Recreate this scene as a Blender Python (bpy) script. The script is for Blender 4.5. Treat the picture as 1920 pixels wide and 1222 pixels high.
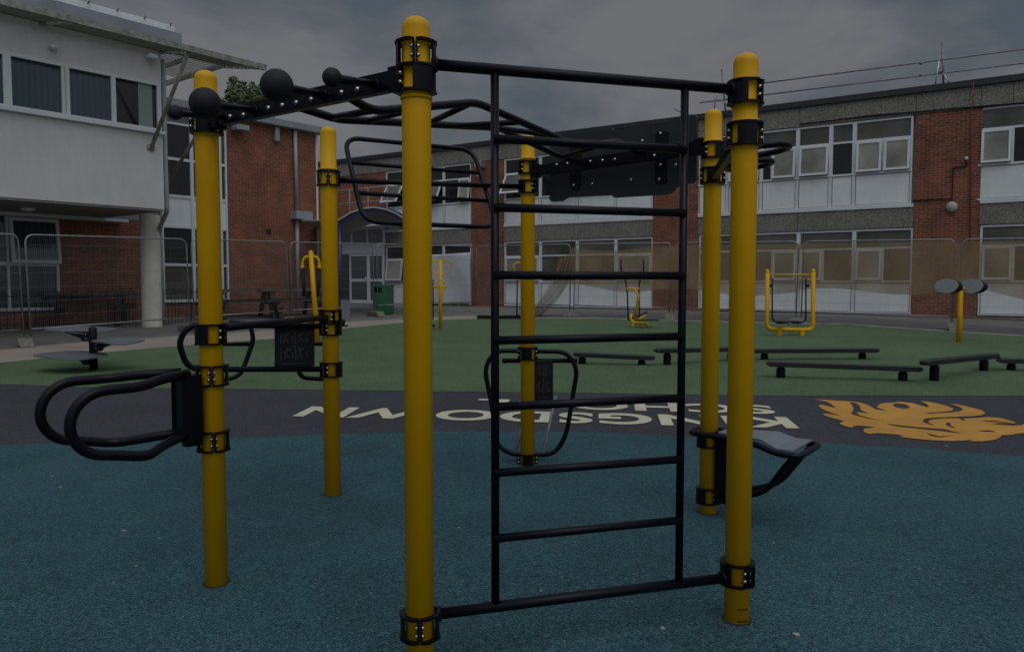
import bpy, math, random
from mathutils import Vector, Matrix
random.seed(7)
R = math.radians
sc = bpy.context.scene
for o in list(bpy.data.objects):
    bpy.data.objects.remove(o)
# ---------------------------------------------------------------- camera
F = 1443.0                      # focal length in photo pixels (photo 1920 x 1222)
PITCH = math.atan(81.0 / F)
CAMZ = 1.55
cd = bpy.data.cameras.new('camera')
cam = bpy.data.objects.new('camera', cd)
sc.collection.objects.link(cam)
cd.sensor_width = 36.0
cd.lens = 36.0 * F / 1920.0
cd.clip_start = 0.05
cd.clip_end = 2000.0
cam.location = (0, 0, CAMZ)
cam.rotation_euler = (math.pi / 2 - PITCH, 0, 0)
sc.camera = cam
# ---------------------------------------------------------------- sky and sun
SUN_EL, SUN_AZ = R(55), R(160)          # high soft light from behind the clouds
w = bpy.data.worlds.new('World')
sc.world = w
w.use_nodes = True
nt = w.node_tree
nt.nodes.clear()
def wn(t, **k):
    n = nt.nodes.new(t)
    for a, b in k.items():
        setattr(n, a, b)
    return n
sky = wn('ShaderNodeTexSky', sky_type='NISHITA', sun_disc=False, sun_elevation=SUN_EL, sun_rotation=SUN_AZ, dust_density=3.0)
tc = wn('ShaderNodeTexCoord')
mp = wn('ShaderNodeMapping'); mp.inputs['Scale'].default_value = (1.0, 1.0, 2.0)
mp.inputs['Location'].default_value = (0.35, 0.2, 0.1)
nz = wn('ShaderNodeTexNoise'); nz.inputs['Scale'].default_value = 2.9; nz.inputs['Detail'].default_value = 9; nz.inputs['Roughness'].default_value = 0.52
nz.inputs['Distortion'].default_value = 0.35
cr = wn('ShaderNodeValToRGB')
cr.color_ramp.elements[0].position = 0.42; cr.color_ramp.elements[0].color = (1.70, 2.08, 2.45, 1)
cr.color_ramp.elements[1].position = 0.62; cr.color_ramp.elements[1].color = (3.45, 3.5, 3.7, 1)
sx = wn('ShaderNodeSeparateXYZ')
mr = wn('ShaderNodeMapRange'); mr.inputs['From Min'].default_value = 0.35; mr.inputs['From Max'].default_value = 0.95
mr.inputs['To Min'].default_value = 1.0; mr.inputs['To Max'].default_value = 3.6
dp = wn('ShaderNodeVectorMath', operation='DOT_PRODUCT'); dp.inputs[1].default_value = (math.sin(SUN_AZ) * math.cos(SUN_EL), math.cos(SUN_AZ) * math.cos(SUN_EL), math.sin(SUN_EL))
mr3 = wn('ShaderNodeMapRange'); mr3.inputs['From Min'].default_value = 0.35; mr3.inputs['To Min'].default_value = 0.0; mr3.inputs['To Max'].default_value = 3.6
adz = wn('ShaderNodeMath', operation='ADD')
mul = wn('ShaderNodeVectorMath', operation='SCALE')
mx = wn('ShaderNodeMix', data_type='RGBA'); mx.inputs['Factor'].default_value = 0.95
bg = wn('ShaderNodeBackground'); bg.inputs['Strength'].default_value = 0.1
ow = wn('ShaderNodeOutputWorld')
L = nt.links.new
L(tc.outputs['Generated'], mp.inputs['Vector']); L(mp.outputs['Vector'], nz.inputs['Vector'])
L(nz.outputs['Fac'], cr.inputs['Fac']); L(tc.outputs['Generated'], sx.inputs[0]); L(sx.outputs['Z'], mr.inputs['Value'])
L(cr.outputs['Color'], mul.inputs[0]); L(tc.outputs['Generated'], dp.inputs[0]); L(dp.outputs['Value'], mr3.inputs['Value']); L(mr.outputs['Result'], adz.inputs[0]); L(mr3.outputs['Result'], adz.inputs[1]); L(adz.outputs[0], mul.inputs['Scale'])
L(sky.outputs['Color'], mx.inputs[6]); L(mul.outputs['Vector'], mx.inputs[7]); L(mx.outputs[2], bg.inputs['Color']); L(bg.outputs['Background'], ow.inputs['Surface'])
sd = bpy.data.lights.new('sun', 'SUN'); sd.energy = 1.0; sd.angle = R(40); sd.color = (1.0, 0.97, 0.93)
so = bpy.data.objects.new('sun', sd); sc.collection.objects.link(so)
sdir = Vector((math.sin(SUN_AZ) * math.cos(SUN_EL), math.cos(SUN_AZ) * math.cos(SUN_EL), math.sin(SUN_EL)))
so.rotation_euler = sdir.to_track_quat('Z', 'Y').to_euler(); so.location = (0, 0, 20)
sc.view_settings.view_transform = 'Standard'
sc.view_settings.look = 'None'
sc.view_settings.exposure = -1.15
sc.view_settings.gamma = 1.0
# ---------------------------------------------------------------- projection helpers
def ray(u, v):
    a = (u - 960.0) / F; b = -(v - 611.0) / F
    return Vector((a, math.cos(PITCH) + b * math.sin(PITCH), -math.sin(PITCH) + b * math.cos(PITCH)))
CAM = Vector((0, 0, CAMZ))
def at(u, v, y):
    d = ray(u, v)
    return CAM + d * (y / d.y)
SL, YF = 0.028, 24.5
def gz(y):
    return SL * (min(y, YF) - 3.5) - 0.012      # sub-base; the surfaces lie 12 mm above
def gnd(u, v):
    d = ray(u, v)
    # z = SL*(y-3.5)
    t = (CAMZ + SL * 3.5) / (SL * d.y - d.z)
    p = CAM + d * t
    if p.y > YF:
        t = (gz(YF) + 0.012 - CAMZ) / d.z
        p = CAM + d * t
    return p
def pl(u, v, P0, n):
    d = ray(u, v); n = Vector(n)
    t = (Vector(P0) - CAM).dot(n) / d.dot(n)
    return CAM + d * t
# ---------------------------------------------------------------- materials
MATS = {}
def mat(name, col, rough=0.6, metal=0.0, spec=0.5, noise=None, bump=None, coat=0.0):
    """noise=(scale, amount) varies value; bump=(scale, strength)"""
    m = bpy.data.materials.new(name); m.use_nodes = True
    t = m.node_tree; b = t.nodes['Principled BSDF']
    b.inputs['Base Color'].default_value = (*col, 1); b.inputs['Roughness'].default_value = rough
    b.inputs['Metallic'].default_value = metal; b.inputs['Specular IOR Level'].default_value = spec
    b.inputs['Coat Weight'].default_value = coat
    tcn = t.nodes.new('ShaderNodeTexCoord')
    if noise:
        n = t.nodes.new('ShaderNodeTexNoise'); n.inputs['Scale'].default_value = noise[0]; n.inputs['Detail'].default_value = 6
        n.inputs['Roughness'].default_value = 0.65
        t.links.new(tcn.outputs['Object'], n.inputs['Vector'])
        r = t.nodes.new('ShaderNodeValToRGB')
        a = noise[1]
        r.color_ramp.elements[0].position = 0.3; r.color_ramp.elements[0].color = tuple(max(0, c * (1 - a)) for c in col) + (1,)
        r.color_ramp.elements[1].position = 0.7; r.color_ramp.elements[1].color = tuple(min(1, c * (1 + a)) for c in col) + (1,)
        t.links.new(n.outputs['Fac'], r.inputs['Fac']); t.links.new(r.outputs['Color'], b.inputs['Base Color'])
        mr_ = t.nodes.new('ShaderNodeMapRange'); mr_.inputs['To Min'].default_value = max(0.02, rough - 0.12); mr_.inputs['To Max'].default_value = min(1, rough + 0.12)
        t.links.new(n.outputs['Fac'], mr_.inputs['Value']); t.links.new(mr_.outputs['Result'], b.inputs['Roughness'])
    if bump:
        n = t.nodes.new('ShaderNodeTexNoise'); n.inputs['Scale'].default_value = bump[0]; n.inputs['Detail'].default_value = 4
        t.links.new(tcn.outputs['Object'], n.inputs['Vector'])
        bp = t.nodes.new('ShaderNodeBump'); bp.inputs['Strength'].default_value = bump[1]; bp.inputs['Distance'].default_value = 0.01
        t.links.new(n.outputs['Fac'], bp.inputs['Height']); t.links.new(bp.outputs['Normal'], b.inputs['Normal'])
    MATS[name] = m
    return m
def granules(name, cols, scale=170.0, big=(0.35, 0.20), stain=(0.02, 0.02, 0.02)):
    """poured rubber: every granule takes its own colour"""
    m = bpy.data.materials.new(name); m.use_nodes = True
    t = m.node_tree; b = t.nodes['Principled BSDF']; b.inputs['Roughness'].default_value = 0.9; b.inputs['Specular IOR Level'].default_value = 0.2
    tcn = t.nodes.new('ShaderNodeTexCoord')
    vo = t.nodes.new('ShaderNodeTexVoronoi'); vo.inputs['Scale'].default_value = scale
    t.links.new(tcn.outputs['Object'], vo.inputs['Vector'])
    sp = t.nodes.new('ShaderNodeSeparateColor'); t.links.new(vo.outputs['Color'], sp.inputs[0])
    r = t.nodes.new('ShaderNodeValToRGB'); r.color_ramp.interpolation = 'LINEAR'
    els = r.color_ramp.elements
    els[0].position = cols[0][0]; els[0].color = (*cols[0][1], 1)
    els[1].position = cols[-1][0]; els[1].color = (*cols[-1][1], 1)
    for p, c in cols[1:-1]:
        e = els.new(p); e.color = (*c, 1)
    t.links.new(sp.outputs[0], r.inputs['Fac'])
    n = t.nodes.new('ShaderNodeTexNoise'); n.inputs['Scale'].default_value = 0.9; n.inputs['Detail'].default_value = 8; n.inputs['Roughness'].default_value = 0.7
    t.links.new(tcn.outputs['Object'], n.inputs['Vector'])
    mr_ = t.nodes.new('ShaderNodeMapRange'); mr_.inputs['From Min'].default_value = 0.3; mr_.inputs['From Max'].default_value = 0.7
    mr_.inputs['To Min'].default_value = 1 - big[1]; mr_.inputs['To Max'].default_value = 1 + big[1]
    t.links.new(n.outputs['Fac'], mr_.inputs['Value'])
    n2 = t.nodes.new('ShaderNodeTexNoise'); n2.inputs['Scale'].default_value = 42; n2.inputs['Detail'].default_value = 3
    t.links.new(tcn.outputs['Object'], n2.inputs['Vector'])
    m2 = t.nodes.new('ShaderNodeMapRange'); m2.inputs['From Min'].default_value = 0.25; m2.inputs['From Max'].default_value = 0.75; m2.inputs['To Min'].default_value = 0.6; m2.inputs['To Max'].default_value = 1.4
    t.links.new(n2.outputs['Fac'], m2.inputs['Value'])
    mm = t.nodes.new('ShaderNodeMath'); mm.operation = 'MULTIPLY'
    t.links.new(mr_.outputs['Result'], mm.inputs[0]); t.links.new(m2.outputs['Result'], mm.inputs[1])
    s = t.nodes.new('ShaderNodeVectorMath'); s.operation = 'SCALE'
    t.links.new(r.outputs['Color'], s.inputs[0]); t.links.new(mm.outputs[0], s.inputs['Scale']); t.links.new(s.outputs['Vector'], b.inputs['Base Color'])
    bp = t.nodes.new('ShaderNodeBump'); bp.inputs['Strength'].default_value = 0.5; bp.inputs['Distance'].default_value = 0.003
    t.links.new(vo.outputs['Distance'], bp.inputs['Height']); t.links.new(bp.outputs['Normal'], b.inputs['Normal'])
    MATS[name] = m
    return m
def brickmat(name, c1, c2, mortar, sq=1.0):
    m = bpy.data.materials.new(name); m.use_nodes = True
    t = m.node_tree; b = t.nodes['Principled BSDF']; b.inputs['Roughness'].default_value = 0.9; b.inputs['Specular IOR Level'].default_value = 0.15
    tcn = t.nodes.new('ShaderNodeTexCoord'); s = t.nodes.new('ShaderNodeSeparateXYZ'); t.links.new(tcn.outputs['Object'], s.inputs[0])
    ad = t.nodes.new('ShaderNodeMath'); ad.operation = 'ADD'; t.links.new(s.outputs['X'], ad.inputs[0]); t.links.new(s.outputs['Y'], ad.inputs[1])
    cb = t.nodes.new('ShaderNodeCombineXYZ'); t.links.new(ad.outputs[0], cb.inputs['X']); t.links.new(s.outputs['Z'], cb.inputs['Y'])
    br = t.nodes.new('ShaderNodeTexBrick'); br.inputs['Scale'].default_value = 1.0
    br.inputs['Brick Width'].default_value = 0.225; br.inputs['Row Height'].default_value = 0.075
    br.inputs['Mortar Size'].default_value = 0.0095; br.inputs['Mortar Smooth'].default_value = 0.2; br.inputs['Bias'].default_value = -0.1
    br.inputs['Color1'].default_value = (*c1, 1); br.inputs['Color2'].default_value = (*c2, 1); br.inputs['Mortar'].default_value = (*mortar, 1)
    t.links.new(cb.outputs[0], br.inputs['Vector'])
    n = t.nodes.new('ShaderNodeTexNoise'); n.inputs['Scale'].default_value = 1.3; n.inputs['Detail'].default_value = 9; n.inputs['Roughness'].default_value = 0.75
    t.links.new(tcn.outputs['Object'], n.inputs['Vector'])
    mr_ = t.nodes.new('ShaderNodeMapRange'); mr_.inputs['From Min'].default_value = 0.3; mr_.inputs['From Max'].default_value = 0.7
    mr_.inputs['To Min'].default_value = 0.68; mr_.inputs['To Max'].default_value = 1.3
    t.links.new(n.outputs['Fac'], mr_.inputs['Value'])
    sv = t.nodes.new('ShaderNodeVectorMath'); sv.operation = 'SCALE'; t.links.new(br.outputs['Color'], sv.inputs[0]); t.links.new(mr_.outputs['Result'], sv.inputs['Scale'])
    t.links.new(sv.outputs['Vector'], b.inputs['Base Color'])
    bp = t.nodes.new('ShaderNodeBump'); bp.inputs['Strength'].default_value = 0.6; bp.inputs['Distance'].default_value = 0.006; bp.invert = True
    t.links.new(br.outputs['Fac'], bp.inputs['Height']); t.links.new(bp.outputs['Normal'], b.inputs['Normal'])
    MATS[name] = m
    return m
Y = mat('yellow_paint', (0.64, 0.335, 0.0006), 0.45, spec=0.22, noise=(3.0, 0.06), bump=(14, 0.02))
def grime(m, dark):
    t = m.node_tree; b = t.nodes['Principled BSDF']; src = b.inputs['Base Color'].links[0].from_socket
    tcn = t.nodes.new('ShaderNodeTexCoord'); mpn = t.nodes.new('ShaderNodeMapping'); mpn.inputs['Scale'].default_value = (22, 22, 5)
    n = t.nodes.new('ShaderNodeTexNoise'); n.inputs['Scale'].default_value = 1.0; n.inputs['Detail'].default_value = 8; n.inputs['Roughness'].default_value = 0.8
    t.links.new(tcn.outputs['Object'], mpn.inputs[0]); t.links.new(mpn.outputs[0], n.inputs['Vector'])
    r_ = t.nodes.new('ShaderNodeValToRGB'); r_.color_ramp.elements[0].position = 0.60; r_.color_ramp.elements[0].color = (0, 0, 0, 1); r_.color_ramp.elements[1].position = 0.78; r_.color_ramp.elements[1].color = (.38, .38, .38, 1)
    t.links.new(n.outputs['Fac'], r_.inputs['Fac'])
    mx_ = t.nodes.new('ShaderNodeMix'); mx_.data_type = 'RGBA'; mx_.inputs[7].default_value = (*dark, 1)
    t.links.new(r_.outputs['Color'], mx_.inputs['Factor']); t.links.new(src, mx_.inputs[6]); t.links.new(mx_.outputs[2], b.inputs['Base Color'])
grime(Y, (0.20, 0.11, 0.012))
K = mat('black_powder_coat', (0.003, 0.0038, 0.0072), 0.34, spec=0.18, noise=(40, 0.15))
KG = mat('graphite_board', (0.030, 0.035, 0.039), 0.6, spec=0.3, noise=(2.5, 0.12), bump=(220, 0.12))
KD = mat('dark_bracket', (0.005, 0.0055, 0.008), 0.5, spec=0.25, noise=(60, 0.15))
KR = mat('black_rubber', (0.011, 0.011, 0.014), 0.65, spec=0.3, bump=(300, 0.2))
ENG = mat('engraving', (0.10, 0.10, 0.09), 0.6)
ST = mat('zinc_bolt', (0.45, 0.46, 0.48), 0.25, metal=1.0)
GPAD = mat('grey_plastic_board', (0.15, 0.165, 0.19), 0.55, noise=(6, 0.08), bump=(200, 0.1))
GALV = mat('galvanised_steel', (0.42, 0.44, 0.46), 0.42, metal=0.75, noise=(9, 0.25))
SCAF = mat('scaffold_tube', (0.20, 0.18, 0.21), 0.5, metal=0.4, noise=(5, 0.3))
WF = mat('white_upvc', (0.62, 0.64, 0.66), 0.4, noise=(1.5, 0.07))
WP = mat('white_infill_panel', (0.68, 0.71, 0.71), 0.5, noise=(0.9, 0.08))
REN = mat('pale_render', (0.58, 0.57, 0.545), 0.9, noise=(0.7, 0.07), bump=(60, 0.15))
def streaks(m, amt):
    t = m.node_tree; b = t.nodes['Principled BSDF']; src = b.inputs['Base Color'].links[0].from_socket
    tcn = t.nodes.new('ShaderNodeTexCoord'); mpn = t.nodes.new('ShaderNodeMapping'); mpn.inputs['Scale'].default_value = (1.6, 1.6, 0.2)
    n = t.nodes.new('ShaderNodeTexNoise'); n.inputs['Detail'].default_value = 7; n.inputs['Roughness'].default_value = 0.7
    t.links.new(tcn.outputs['Object'], mpn.inputs[0]); t.links.new(mpn.outputs[0], n.inputs['Vector'])
    mm = t.nodes.new('ShaderNodeMapRange'); mm.inputs['From Min'].default_value = .35; mm.inputs['From Max'].default_value = .7; mm.inputs['To Min'].default_value = 1.04; mm.inputs['To Max'].default_value = 1 - amt
    t.links.new(n.outputs['Fac'], mm.inputs['Value'])
    sv = t.nodes.new('ShaderNodeVectorMath'); sv.operation = 'SCALE'; t.links.new(src, sv.inputs[0]); t.links.new(mm.outputs['Result'], sv.inputs['Scale']); t.links.new(sv.outputs['Vector'], b.inputs['Base Color'])
streaks(REN, .045); streaks(WP, .04)
COL = mat('cream_column_paint', (0.60, 0.57, 0.47), 0.7, noise=(2.5, 0.12))
FGAL = mat('dull_galvanised_tube', (0.24, 0.25, 0.26), 0.5, metal=0.5, noise=(9, 0.3))
WIRE = mat('fence_wire', (0.16, 0.165, 0.17), 0.6)
SOF = mat('soffit_board', (0.20, 0.195, 0.19), 0.8, noise=(1.2, 0.12))
ALU = mat('weathered_aluminium', (0.26, 0.255, 0.22), 0.6, metal=0.3, noise=(7, 0.45))
SLAT = mat('louvre_slat', (0.24, 0.225, 0.20), 0.6, metal=0.2, noise=(4, 0.3))
LEAD = mat('dark_roof_edge', (0.022, 0.024, 0.03), 0.5, noise=(3, 0.3))
GRF = mat('grey_roof_sheet', (0.22, 0.235, 0.26), 0.5, noise=(1.5, 0.12))
PIPE = mat('grey_downpipe', (0.27, 0.29, 0.32), 0.45, noise=(3, 0.12))
BLU = mat('blue_steel', (0.014, 0.028, 0.095), 0.4, noise=(4, 0.1))
RED = mat('red_paint', (0.30, 0.018, 0.015), 0.5)
GRN = mat('green_bin_plastic', (0.010, 0.115, 0.045), 0.45, noise=(5, 0.1))
WOOD = mat('dark_timber', (0.022, 0.018, 0.016), 0.8, noise=(8, 0.5))
CONC = mat('concrete_block', (0.20, 0.185, 0.16), 0.95, noise=(12, 0.3), bump=(60, 0.4))
TARM = mat('tarmac', (0.125, 0.118, 0.110), 0.95, noise=(2.5, 0.28), bump=(180, 0.4))
TARD = mat('dark_tarmac_strip', (0.088, 0.082, 0.080), 0.95, noise=(2.5, 0.3), bump=(180, 0.4))
BEI = mat('beige_path', (0.26, 0.215, 0.18), 0.95, noise=(1.4, 0.2), bump=(120, 0.3))
KERB = mat('pale_kerb', (0.27, 0.25, 0.225), 0.9, noise=(2.5, 0.25))
LET = mat('cream_rubber', (0.50, 0.46, 0.33), 0.9, noise=(3, 0.15), bump=(160, 0.3))
ORG = mat('orange_rubber', (0.46, 0.225, 0.035), 0.9, noise=(3, 0.16), bump=(160, 0.3))
PALE = mat('pale_litter', (0.30, 0.29, 0.26), 0.9)
BLACKGAP = mat('dark_gap', (0.006, 0.006, 0.007), 0.9)
TARP = mat('white_sheeting', (0.52, 0.55, 0.57), 0.6, noise=(1.5, 0.08), bump=(3.5, 0.6))
RUST = mat('rusty_conductor', (0.16, 0.06, 0.03), 0.8)
CREAMP = mat('canopy_sheet', (0.34, 0.31, 0.26), 0.7, noise=(2, 0.15))
def glass(name, col, rough=0.06, ior=1.52, waves=0.02):
    m = mat(name, col, rough, spec=0.5, noise=None)
    b = m.node_tree.nodes['Principled BSDF']; b.inputs['IOR'].default_value = ior
    t = m.node_tree
    tcn = t.nodes.new('ShaderNodeTexCoord'); n = t.nodes.new('ShaderNodeTexNoise'); n.inputs['Scale'].default_value = 1.2
    t.links.new(tcn.outputs['Object'], n.inputs['Vector'])
    bp = t.nodes.new('ShaderNodeBump'); bp.inputs['Strength'].default_value = waves * 10; bp.inputs['Distance'].default_value = 0.02
    t.links.new(n.outputs['Fac'], bp.inputs['Height']); t.links.new(bp.outputs['Normal'], b.inputs['Normal'])
    n3 = t.nodes.new('ShaderNodeTexNoise'); n3.inputs['Scale'].default_value = 0.8; n3.inputs['Detail'].default_value = 3
    t.links.new(tcn.outputs['Object'], n3.inputs['Vector'])
    r = t.nodes.new('ShaderNodeValToRGB'); r.color_ramp.elements[0].position = .35; r.color_ramp.elements[1].position = .65
    r.color_ramp.elements[0].color = tuple(c * 0.55 for c in col) + (1,); r.color_ramp.elements[1].color = tuple(c * 1.35 for c in col) + (1,)
    t.links.new(n3.outputs['Fac'], r.inputs['Fac']); t.links.new(r.outputs['Color'], b.inputs['Base Color'])  # patchy base colour imitates uneven reflections in the panes
    return m
GD = glass('dark_glass', (0.012, 0.014, 0.015), ior=1.6)
GM = glass('mid_glass', (0.085, 0.082, 0.068), ior=1.7)
GB = glass('sky_reflection_glass', (0.25, 0.24, 0.205), ior=1.6)  # warm grey base colour stands in for sky reflected in the bright panes
def blindglass(name, col, freq):
    m = glass(name, col, ior=1.7)
    t = m.node_tree; b = t.nodes['Principled BSDF']
    tcn = t.nodes.new('ShaderNodeTexCoord')
    wv = t.nodes.new('ShaderNodeTexWave'); wv.bands_direction = 'X'; wv.inputs['Scale'].default_value = freq; wv.inputs['Distortion'].default_value = 0.5
    t.links.new(tcn.outputs['Object'], wv.inputs['Vector'])
    r = t.nodes.new('ShaderNodeValToRGB')
    r.color_ramp.elements[0].color = tuple(c * 0.82 for c in col) + (1,); r.color_ramp.elements[1].color = tuple(c * 1.12 for c in col) + (1,)
    t.links.new(wv.outputs['Fac'], r.inputs['Fac']); t.links.new(r.outputs['Color'], b.inputs['Base Color'])
    return m
GV = blindglass('vertical_blind_glass', (0.030, 0.052, 0.070), 2.6)
GC = blindglass('curtained_glass', (0.03, 0.055, 0.055), 2.2)
def _t(): pass
TEAL = granules('teal_wetpour', [(0.0, (0.003, 0.008, 0.011)), (0.3, (0.017, 0.046, 0.057)), (0.7, (0.038, 0.094, 0.114)), (0.93, (0.066, 0.155, 0.175)), (1.0, (0.12, 0.22, 0.24))], 265, big=(0.3, 0.24))
GREEN = granules('green_wetpour', [(0.0, (0.025, 0.036, 0.018)), (0.3, (0.053, 0.092, 0.040)), (0.75, (0.083, 0.142, 0.062)), (1.0, (0.19, 0.23, 0.15))], 190)
BLACK = granules('black_wetpour', [(0.0, (0.020, 0.021, 0.026)), (0.6, (0.042, 0.044, 0.054)), (1.0, (0.080, 0.082, 0.092))], 180, big=(0.35, 0.15))
AGG = granules('exposed_aggregate', [(0.0, (0.09, 0.083, 0.075)), (0.4, (0.17, 0.158, 0.142)), (0.8, (0.25, 0.235, 0.21)), (1.0, (0.34, 0.32, 0.29))], 62, big=(0.3, 0.16))
BRL = brickmat('orange_brick', (0.25, 0.080, 0.046), (0.13, 0.052, 0.034), (0.245, 0.155, 0.105))
BRR = brickmat('red_brick', (0.245, 0.076, 0.046), (0.11, 0.048, 0.034), (0.28, 0.18, 0.125))
def netmat():
    m = bpy.data.materials.new('debris_net'); m.use_nodes = True
    t = m.node_tree; b = t.nodes['Principled BSDF']
    b.inputs['Base Color'].default_value = (0.25, 0.175, 0.10, 1); b.inputs['Roughness'].default_value = 0.9
    tr = t.nodes.new('ShaderNodeBsdfTransparent'); mxx = t.nodes.new('ShaderNodeMixShader')
    tcn = t.nodes.new('ShaderNodeTexCoord'); n = t.nodes.new('ShaderNodeTexNoise'); n.inputs['Scale'].default_value = 1.1; n.inputs['Detail'].default_value = 6
    t.links.new(tcn.outputs['Object'], n.inputs['Vector'])
    mr_ = t.nodes.new('ShaderNodeMapRange'); mr_.inputs['From Min'].default_value = 0.25; mr_.inputs['From Max'].default_value = 0.75; mr_.inputs['To Min'].default_value = 0.44; mr_.inputs['To Max'].default_value = 0.78
    t.links.new(n.outputs['Fac'], mr_.inputs['Value']); t.links.new(mr_.outputs['Result'], mxx.inputs[0])
    t.links.new(tr.outputs[0], mxx.inputs[1]); t.links.new(b.outputs[0], mxx.inputs[2])
    t.links.new(mxx.outputs[0], t.nodes['Material Output'].inputs['Surface'])
    return m
NET = netmat()
def leafmat():
    m = mat('leaves', (0.06, 0.10, 0.03), 0.7)
    t = m.node_tree; b = t.nodes['Principled BSDF']; tcn = t.nodes.new('ShaderNodeTexCoord')
    n = t.nodes.new('ShaderNodeTexNoise'); n.inputs['Scale'].default_value = 1.3; t.links.new(tcn.outputs['Object'], n.inputs['Vector'])
    r = t.nodes.new('ShaderNodeValToRGB'); r.color_ramp.elements[0].position = .35; r.color_ramp.elements[1].position = .65
    r.color_ramp.elements[0].color = (0.03, 0.055, 0.018, 1); r.color_ramp.elements[1].color = (0.11, 0.15, 0.045, 1)
    t.links.new(n.outputs['Fac'], r.inputs['Fac']); t.links.new(r.outputs['Color'], b.inputs['Base Color'])
    return m
LEAF = leafmat()
# ---------------------------------------------------------------- object helpers
C = sc.collection
WM = {}
def tag(o, label=None, cat=None, group=None, kind=None):
    if label: o['label'] = label
    if cat: o['category'] = cat
    if group: o['group'] = group
    if kind: o['kind'] = kind
    return o
def thing(name, label, cat, loc=(0, 0, 0), rz=0.0, group=None, rot=None):
    o = bpy.data.objects.new(name, None); C.objects.link(o)
    o.empty_display_size = 0.2
    o.location = loc; o.rotation_euler = rot if rot else (0, 0, rz)
    WM[o] = Matrix.Translation(loc) @ o.rotation_euler.to_matrix().to_4x4()
    return tag(o, label, cat, group)
class MB:
    def __init__(s): s.v = []; s.f = []; s.s = []
    def add(s, vs, fs, smooth=False):
        b = len(s.v); s.v += [Vector(q) for q in vs]; s.f += [tuple(b + i for i in f) for f in fs]; s.s += [smooth] * len(fs); return s
    def box(s, x0, x1, y0, y1, z0, z1):
        vs = [(x, y, z) for z in (z0, z1) for y in (y0, y1) for x in (x0, x1)]
        return s.add(vs, [(0, 2, 3, 1), (4, 5, 7, 6), (0, 1, 5, 4), (2, 6, 7, 3), (0, 4, 6, 2), (1, 3, 7, 5)])
    def bar(s, a, b, w, h, up=(0, 0, 1)):
        a = Vector(a); b = Vector(b); d = (b - a).normalized(); up = Vector(up)
        n = d.cross(up).normalized(); m = n.cross(d).normalized()
        vs = [p + n * (w / 2 * i) + m * (h / 2 * j) for p in (a, b) for i, j in ((-1, -1), (1, -1), (1, 1), (-1, 1))]
        return s.add(vs, [(0, 1, 2, 3), (7, 6, 5, 4), (0, 4, 5, 1), (1, 5, 6, 2), (2, 6, 7, 3), (3, 7, 4, 0)])
    def tube(s, pts, r, seg=12, closed=False, caps=True):
        pts = [Vector(p) for p in pts]; n = len(pts); rings = []
        up = None
        for i, p in enumerate(pts):
            if closed: d = (pts[(i + 1) % n] - pts[i - 1]).normalized()
            elif i == 0: d = (pts[1] - pts[0]).normalized()
            elif i == n - 1: d = (pts[-1] - pts[-2]).normalized()
            else: d = ((pts[i + 1] - p).normalized() + (p - pts[i - 1]).normalized()).normalized()
            if up is None:
                up = Vector((0, 0, 1)) if abs(d.z) < 0.9 else Vector((1, 0, 0))
            a = d.cross(up)
            if a.length < 1e-4: a = d.cross(Vector((0, 1, 0)))
            a.normalize(); b = a.cross(d).normalized(); up = b
            rr = r
            rings.append([p + (a * math.cos(2 * math.pi * k / seg) + b * math.sin(2 * math.pi * k / seg)) * rr for k in range(seg)])
        vs = [q for g in rings for q in g]; fs = []
        m = n if closed else n - 1
        for i in range(m):
            j = (i + 1) % n
            for k in range(seg):
                l = (k + 1) % seg
                fs.append((i * seg + k, j * seg + k, j * seg + l, i * seg + l))
        s.add(vs, fs, True)
        if caps and not closed:
            b0 = len(s.v) - n * seg
            s.f += [tuple(b0 + k for k in range(seg)), tuple(b0 + (n - 1) * seg + k for k in reversed(range(seg)))]; s.s += [False, False]
        return s
    def lathe(s, prof, c=(0, 0, 0), seg=32, axis=None):
        """prof list of (r,z); axis = direction of the profile's z"""
        q = Vector((0, 0, 1)).rotation_difference(Vector(axis)).to_matrix() if axis is not None else Matrix.Identity(3)
        c = Vector(c); vs = []
        for r, z in prof:
            for k in range(seg):
                t = 2 * math.pi * k / seg
                vs.append(c + q @ Vector((r * math.cos(t), r * math.sin(t), z)))
        fs = []
        for i in range(len(prof) - 1):
            for k in range(seg):
                l = (k + 1) % seg
                fs.append((i * seg + k, i * seg + l, (i + 1) * seg + l, (i + 1) * seg + k))
        s.add(vs, fs, True)
        return s
    def ball(s, c, r, seg=24, sq=(1, 1, 1)):
        n = seg // 2; vs = []
        for i in range(n + 1):
            p = math.pi * i / n
            for k in range(seg):
                t = 2 * math.pi * k / seg
                vs.append(Vector(c) + Vector((r * sq[0] * math.sin(p) * math.cos(t), r * sq[1] * math.sin(p) * math.sin(t), r * sq[2] * math.cos(p))))
        fs = [(i * seg + k, (i + 1) * seg + k, (i + 1) * seg + (k + 1) % seg, i * seg + (k + 1) % seg) for i in range(n) for k in range(seg)]
        return s.add(vs, fs, True)
    def prism(s, poly, off):
        """poly: planar list of points, off: extrusion vector"""
        off = Vector(off); n = len(poly); a = [Vector(p) for p in poly]
        return s.add(a + [p + off for p in a], [tuple(range(n)), tuple(reversed(range(n, 2 * n)))] + [(i, n + i, n + (i + 1) % n, (i + 1) % n) for i in range(n)])
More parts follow.
